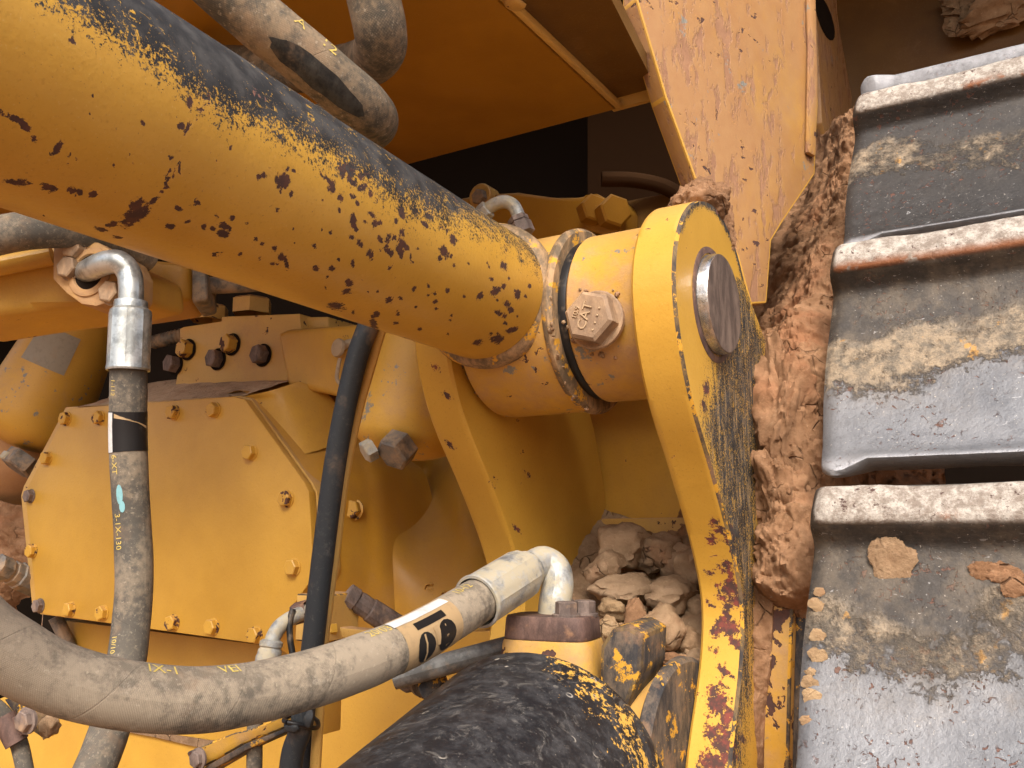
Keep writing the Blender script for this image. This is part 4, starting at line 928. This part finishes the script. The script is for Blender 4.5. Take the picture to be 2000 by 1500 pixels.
bolt('bracket_bolt', at(388, 1482, D=.862), (0, -1, 0), .0075, .006, 'rust_bolt', ab, .2, .010, .0015)
# left edge: fitting, mud and the dark gap behind the cover
lf = thing('side_fitting', 'dusty two-piece hexagon fitting sticking out left of the cover', 'fitting', at(35, 1122, D=1.447))
b0 = at(-8, 1104, D=1.424); b1 = at(72, 1140, D=1.482)
lathe('body', b0, b1-b0, [(0, .012), (.001, .0195), (.021, .0195), (.022, .017), (.028, .017), (.029, .0195), (.040, .0195), (.042, .022), (.095, .022)], 'fit_dusty', lf, 8, ang=25)
o = sheet('mud_bank', [[at(-60, 950, D=1.681), at(25, 985, D=1.635), at(95, 985, D=1.611)], [at(-60, 1050, D=1.635), at(25, 1060, D=1.599), at(110, 1085, D=1.576)],
                       [at(-60, 1120, D=1.611), at(15, 1125, D=1.588), at(85, 1140, D=1.611)], [at(-60, 1200, D=1.588), at(-10, 1190, D=1.576), at(25, 1200, D=1.611)]], 'dirt', None, 60, 90, None, .012, 26)
tag(o, 'reddish mud bank packed left of the bolted cover', 'mud', kind='stuff')
bwl = thing('side_casing', 'dull brownish curved casing under the left housing', 'casing', at(0, 1000, D=1.716))
sheet('casing', [[at(-160, 820, D=1.658), at(20, 860, D=1.576), at(140, 830, D=1.635)], [at(-160, 930, D=1.681), at(20, 930, D=1.611), at(140, 930, D=1.658)],
                 [at(-160, 1030, D=1.752), at(0, 1030, D=1.740), at(140, 1000, D=1.775)]], 'tan_dusty', bwl, 20, 20, (0, .02, 0))
tag(Tube(spline([at(108, 1205, D=1.471), at(125, 1240, D=1.471), at(150, 1300, D=1.459)], 8), .011, 16).mesh('drain_tube', 'fit_dusty'), 'grey drain tube below the lower left corner of the cover', 'tube')

# ------------------------------------------------------------------ linkage in the dark above the collar
lk = thing('link_arm', 'shaded yellow link arm with hexagon bolts in the dark recess', 'link', at(1080, 430, Y=1.15))
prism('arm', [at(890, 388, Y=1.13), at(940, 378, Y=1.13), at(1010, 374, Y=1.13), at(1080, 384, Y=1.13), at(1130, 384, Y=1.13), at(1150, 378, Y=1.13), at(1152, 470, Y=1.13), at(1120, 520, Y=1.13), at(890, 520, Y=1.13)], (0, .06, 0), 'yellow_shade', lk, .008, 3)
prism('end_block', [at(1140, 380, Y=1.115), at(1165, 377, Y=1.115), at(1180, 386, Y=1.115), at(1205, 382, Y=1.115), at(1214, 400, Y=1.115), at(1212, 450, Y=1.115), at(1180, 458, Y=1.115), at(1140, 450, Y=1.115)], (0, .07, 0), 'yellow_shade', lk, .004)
prism('rail', [at(1206, 395, Y=1.17), at(1380, 360, Y=1.17), at(1380, 470, Y=1.17), at(1206, 490, Y=1.17)], (0, .05, 0), 'brown_wall', lk, .004)
bolt('link_bolt', at(1152, 415, Y=1.113), (.75, -.65, 0), .021, .022, 'yellow_shade', lk, .3); bolt('link_bolt', at(1192, 420, Y=1.113), (.75, -.65, 0), .024, .022, 'yellow_shade', lk, .3)
tube('lever', [at(1175, 350, D=1.30), at(1240, 352, D=1.30), at(1300, 366, D=1.29), at(1350, 398, D=1.28)], .011, 'dark_brown', lk, 14)  # lever coloured near-black for the shade it sits in
lathe('pivot_boss', at(942, 385, Y=1.125), (0, -1, 0), [(-.02, .020), (.006, .020), (.008, .018)], 'yellow_dusty', lk, 30)
bolt('pivot_bolt', at(939, 386, Y=1.117), (-.1, -1, 0), .0125, .009, 'fit_dusty', lk, .2)
ws = thing('grease_elbow', 'cream bent grease elbow with a pinkish nut above the cylinder end', 'fitting', at(1018, 455, D=.93))
tube('bend', [at(930, 425, D=.96), at(948, 412, D=.955), at(966, 399, D=.95), at(986, 394, D=.945), at(1003, 402, D=.94), at(1012, 420, D=.935), at(1016, 436, D=.932)], .0068, 'zinc_old', ws, 20)
d0 = at(1010, 424, D=.934); d1 = at(1026, 462, D=.928)
lathe('nut', d0, d1-d0, [(0, .007), (.001, .0108), (.006, .0108), (.0065, .0095), (.008, .0118), (.020, .0118), (.021, .009)], 'rust_bolt', ws, 6, ang=20)
lathe('sleeve', at(940, 420, D=.957), at(958, 404, D=.952)-at(940, 420, D=.957), [(0, .008), (.001, .0098), (.010, .0098), (.011, .0085)], 'zinc_old', ws, 6, ang=20)

# ------------------------------------------------------------------ track shoes
def shoe_mesh():
    # local axes: x along the shoe, y outward, z along the track (negative = down the shoe)
    prof = [(-.034, 0.012), (-.004, .012), (.012, .0085), (.024, .0035), (.0305, -.0005), (.0330, -.006), (.0335, -.014), (.0332, -.024), (.0315, -.0315), (.0270, -.0345), (.014, -.0385), (.0065, -.0420), (.0035, -.050),
            (.0015, -.070), (.0003, -.095), (0, -.120), (.0006, -.150), (.0020, -.180), (.0040, -.205), (.0075, -.222), (.0125, -.236), (.0160, -.2445), (.0160, -.2485), (.0120, -.2515), (-.004, -.246), (-.020, -.236), (-.030, -.22), (-.034, -.18), (-.034, -.06)]
    W = .62; xs = list(np.array([0, .0012, .003, .006, .010, .015, .02, .026, .032, .04])) + list(np.linspace(.05, W-.01, 90)) + [W]
    # refine the outer skin so that it can be dented
    pr = []
    for (y0, z0), (y1, z1) in zip(prof[:23], prof[1:24]):
        k = max(1, int(math.hypot(y1-y0, z1-z0)/.004))
        pr += [(y0+(y1-y0)*t/k, z0+(z1-z0)*t/k) for t in range(k)]
    prof = pr+prof[23:]
    V = []; F = []; n = len(prof)
    for x in xs:
        e = max(0., 1-x/.012)**2                       # rounded left end
        tab = max(0., 1-max(0., x-.018)/.022) if x < .04 else 0.
        for y, z in prof:
            zz = z*(1-.03*e)+(.003*e if z > -.03 else 0); yy = y-(y+.034)*.16*e
            xx = x
            if z < -.225: zz += .012*(1-tab)*((-.225-z)/.025)          # cut-away behind the corner tab
            xx += (.006*math.sin((z+.03)*14) if x < .001 else .006*math.sin((z+.03)*14)*max(0, 1-x/.05))
            q = Vector((x*14, y*30, z*14)); w = .0011*mnoise.fractal(q, 1, 2, 4)
            if y > .026: w *= 2.0
            V.append((xx, yy+w, zz+w*.4))
    for j in range(len(xs)-1):
        for i in range(n): F.append((j*n+i, j*n+(i+1) % n, (j+1)*n+(i+1) % n, (j+1)*n+i))
    F.append(list(range(n))); F.append([(len(xs)-1)*n+i for i in range(n)][::-1])
    me = bpy.data.meshes.new('track_shoe'); me.from_pydata(V, [], F); me.materials.append(M['track']); me.update()
    bm = bmesh.new(); bm.from_mesh(me); bmesh.ops.recalc_face_normals(bm, faces=bm.faces); bm.to_mesh(me); bm.free()
    me.shade_smooth(); me.set_sharp_from_angle(angle=R(50)); return me
SM = shoe_mesh()
XS = -.197
shoes = [((.797, .036), 27, (-.15, -.25, 0), 'pale bluish grey track shoe with tan mud dots along its end'),
         ((.925, .283), 25, (.0, .42, 1.), 'track shoe with orange rust on its grouser and a tan mud patch'),
         ((1.100, .520), 31, (.75, -.12, .1), 'darkest track shoe at the top with a mud-crusted grouser'),
         ((1.330, .705), 98, (.9, .0, .1), 'track shoe edge just showing above the dark mud-crusted shoe')]
for (yz, a, cl, lab_) in shoes:
    o = bpy.data.objects.new('track_shoe', SM); COL.objects.link(o); o.color = (*cl, 1)
    tag(o, lab_, 'track shoe', 'track shoes of the crawler track')
    ca, sa = math.cos(R(a)), math.sin(R(a)); ly, lz = .0330, -.006      # the grouser's upper corner sits at yz
    if a == 98: ly, lz = .016, -.2485; yz = (1.16, .572)              # only the lip of this one shows
    o.matrix_world = Matrix(((1, 0, 0, XS), (0, -ca, sa, yz[0]+ca*ly-sa*lz), (0, sa, ca, yz[1]-sa*ly-ca*lz), (0, 0, 0, 1)))
    if a == 27: s0 = o; M0 = o.matrix_world.copy()
def shoe_pt(px, py, off=.0006):
    """where a sight line meets the plate of the lowest shoe"""
    Mi = M0.inverted(); o = Mi @ Vector((0, 0, 0)); d = (Mi @ at(px, py, D=1.)) - o
    k = (.0012+off-o.y)/d.y; return M0 @ (o+d*k)
for i, (x, y, r) in enumerate(((1597, 1156, 9), (1594, 1183, 12), (1596, 1241, 12), (1598, 1281, 13), (1582, 1313, 8), (1581, 1331, 12), (1582, 1360, 14), (1574, 1408, 9))):
    lump('mud_spot', shoe_pt(x, y), (r*.00056, .0006, r*.00044), 'stone_pale', 500+i, 3, .7).parent = None
for o in [o for o in COL.objects if o.name.startswith('mud_spot')]:
    m = o.matrix_world.copy(); o.parent = s0; o.matrix_parent_inverse = M0.inverted()
tag(lump('dried_mud_flake', shoe_pt(1742, 1108, .003), (.020, .0028, .022), 'dirt_tan', 71, 5, .4), 'flat tan flake of dried mud stuck under a grouser', 'mud flake')
for i, (x, y) in enumerate(((1925, 1115), (1965, 1125), (1980, 1150))): lump('reddish_mud_flake', shoe_pt(x, y, .002), (.011, .0016, .009), 'dirt', 80+i, 4, .7)
for k, o in enumerate(o for o in COL.objects if o.name.startswith('reddish_mud_flake')): tag(o, 'reddish flake of dried mud under the grouser of the pale shoe', 'mud flake', 'reddish mud flakes')

# ------------------------------------------------------------------ packed dirt, clods and stones
def edgeY(z): return float(interp(z, [(-.30, .80), (-.12, .835), (-.05, .862), (-.026, .877), (.048, .908), (.102, .940), (.152, .962), (.194, .965), (.23, 1.02), (.28, 1.10), (.36, 1.18), (.5, 1.30), (.7, 1.45)]))
rows = []
for z in np.linspace(.62, -.12, 30):
    e = edgeY(z)+max(0, -.045-z)*1.6; rows.append([Vector((x, e+dy, z)) for x, dy in ((-.42, .16), (-.315, .06), (-.268, .000), (-.250, -.020), (-.228, -.022), (-.200, .004), (-.170, .05), (-.12, .14))])
o = sheet('packed_dirt', rows, 'dirt', None, 140, 340, None, .022, 13); tag(o, 'brown dirt packed between the lug plate and the track', 'dirt', kind='stuff')
def clod(px, py, D, rx, ry, mat, seed, label, cat='clod', name='dirt_clod', group=None, rough=.4, ry3=None, sub=5):
    k = D/FPX; c = at(px, py, D=D); o = lump(name, c, (rx*k, (ry3 or rx)*k, ry*k), mat, seed, sub, rough); return tag(o, label, cat, group)
clod(1372, 410, .885, 62, 60, 'dirt', 21, 'pinkish dirt clod lodged on top of the lug plate')
clod(1404, 450, .905, 34, 60, 'dirt', 22, 'smaller dirt clod sliding down behind the lug head')
clod(1540, 800, .905, 60, 130, 'dirt', 23, 'tall reddish dirt clod clinging beside the lug plate', rough=.6)
clod(1528, 965, .885, 55, 95, 'dirt', 24, 'cracked dirt clod under the tall reddish one', rough=.6)
clod(1530, 1075, .855, 52, 66, 'dirt', 25, 'blocky hanging lump of brown dirt above the yellow guard')
# rubble in the pocket between the lugs
rows = []
for k, (y, z) in enumerate(((1.03, .012), (.99, -.014), (.94, -.050), (.89, -.084), (.85, -.120), (.828, -.152), (.815, -.21))):
    rows.append([Vector((x, y, z+dz)) for x, dz in ((-.505, .02), (-.46, .006), (-.41, -.004), (-.36, 0), (-.318, .006))])
o = sheet('loose_soil', rows, 'dirt_grey', None, 70, 70, None, .010, 30); tag(o, 'grey brown loose soil under the stones in the bracket pocket', 'soil', kind='stuff')
rocks = [(1213, 1066, .99, 50, 38, 'dirt_grey', 'crumbly grey clod against the left lug'), (1180, 1110, .965, 36, 30, 'dirt_grey', 'broken grey clod by the elbow and left lug'),
         (1222, 1148, .945, 52, 26, 'dirt_grey', 'flat grey stone slab above the small yellow stone'), (1290, 1085, .985, 46, 34, 'dirt_grey', 'wide brown clod at the back of the pocket'),
         (1346, 1112, .96, 44, 56, 'dirt_grey', 'tall rounded clod against the right lug'), (1310, 1168, .93, 50, 32, 'dirt_grey', 'rounded brown clod over the tan boulder'),
         (1196, 1192, .905, 25, 20, 'stone_pale', 'small yellowish stone behind the flange'), (1240, 1199, .90, 21, 26, 'dirt', 'small red stone in the middle of the pocket'),
         (1294, 1236, .885, 38, 42, 'dirt_tan', 'biggest tan stone in the pocket'), (1346, 1262, .885, 26, 34, 'dirt_tan', 'tan rubble stone wedged by the right lug'),
         (1183, 1240, .885, 24, 30, 'stone_pale', 'pale sandy stone next to the black block'), (1270, 1282, .865, 15, 16, 'stone_pale', 'little pale pebble under the biggest tan stone'),
         (1366, 1190, .92, 22, 26, 'dirt_grey', 'grey stone tucked against the lug edge'), (1310, 1292, .862, 22, 14, 'dirt', 'reddish chip on the yellow eye'), (1352, 1310, .862, 26, 20, 'dirt_tan', 'low tan clod above the black ring')]
for i, (x, y, D, rx, ry, m, lb) in enumerate(rocks): clod(x, y, D, rx*1.2, ry*1.2, m, 130+i, lb, 'stone', 'stone', 'stones in the bracket pocket', .34, None, 4)
for i in range(64):
    x = rng.uniform(1170, 1372); y = rng.uniform(1110, 1310); D = 1.0-.15*(y-1060)/250
    clod(x, y+8, D-.004, rng.uniform(4, 14), rng.uniform(3, 11), rng.choice(['dirt_tan', 'dirt_grey', 'dirt', 'stone_pale']), 600+i, 'small loose crumb of dirt among the stones', 'crumb', 'dirt_crumb', 'dirt crumbs in the pocket', .4, None, 2)
# yellow guard below the hanging dirt
gd_ = thing('side_guard', 'worn yellow and black guard rail standing below the hanging dirt block', 'guard', at(1530, 1490, Y=.87))
prism('rail', [pt(1496, 1118, .868), pt(1552, 1115, .868), pt(1545, 1300, .868), pt(1536, 1700, .868), pt(1470, 1700, .868), pt(1484, 1300, .868)], (0, .03, 0), 'yellow_old', gd_, .003, 2, 'edge_wear')
prism('edge_bar', [pt(1553, 1116, .880), pt(1584, 1112, .880), pt(1570, 1400, .880), pt(1556, 1700, .880), pt(1538, 1700, .880), pt(1547, 1300, .880)], (0, .05, 0), 'black_worn', gd_, .004)
o = sheet('mud_streak', [[pt(1452, 1120, .880), pt(1480, 1115, .872), pt(1512, 1120, .866)], [pt(1440, 1280, .872), pt(1476, 1280, .862), pt(1506, 1290, .8665)],
                         [pt(1430, 1400, .868), pt(1466, 1400, .855), pt(1494, 1400, .8665)], [pt(1420, 1560, .862), pt(1458, 1560, .848), pt(1490, 1560, .866)]], 'dirt', None, 30, 90, (0, .03, 0), .004, 60)
tag(o, 'brown mud streak stuck in the corner between lug and guard', 'mud', kind='stuff')
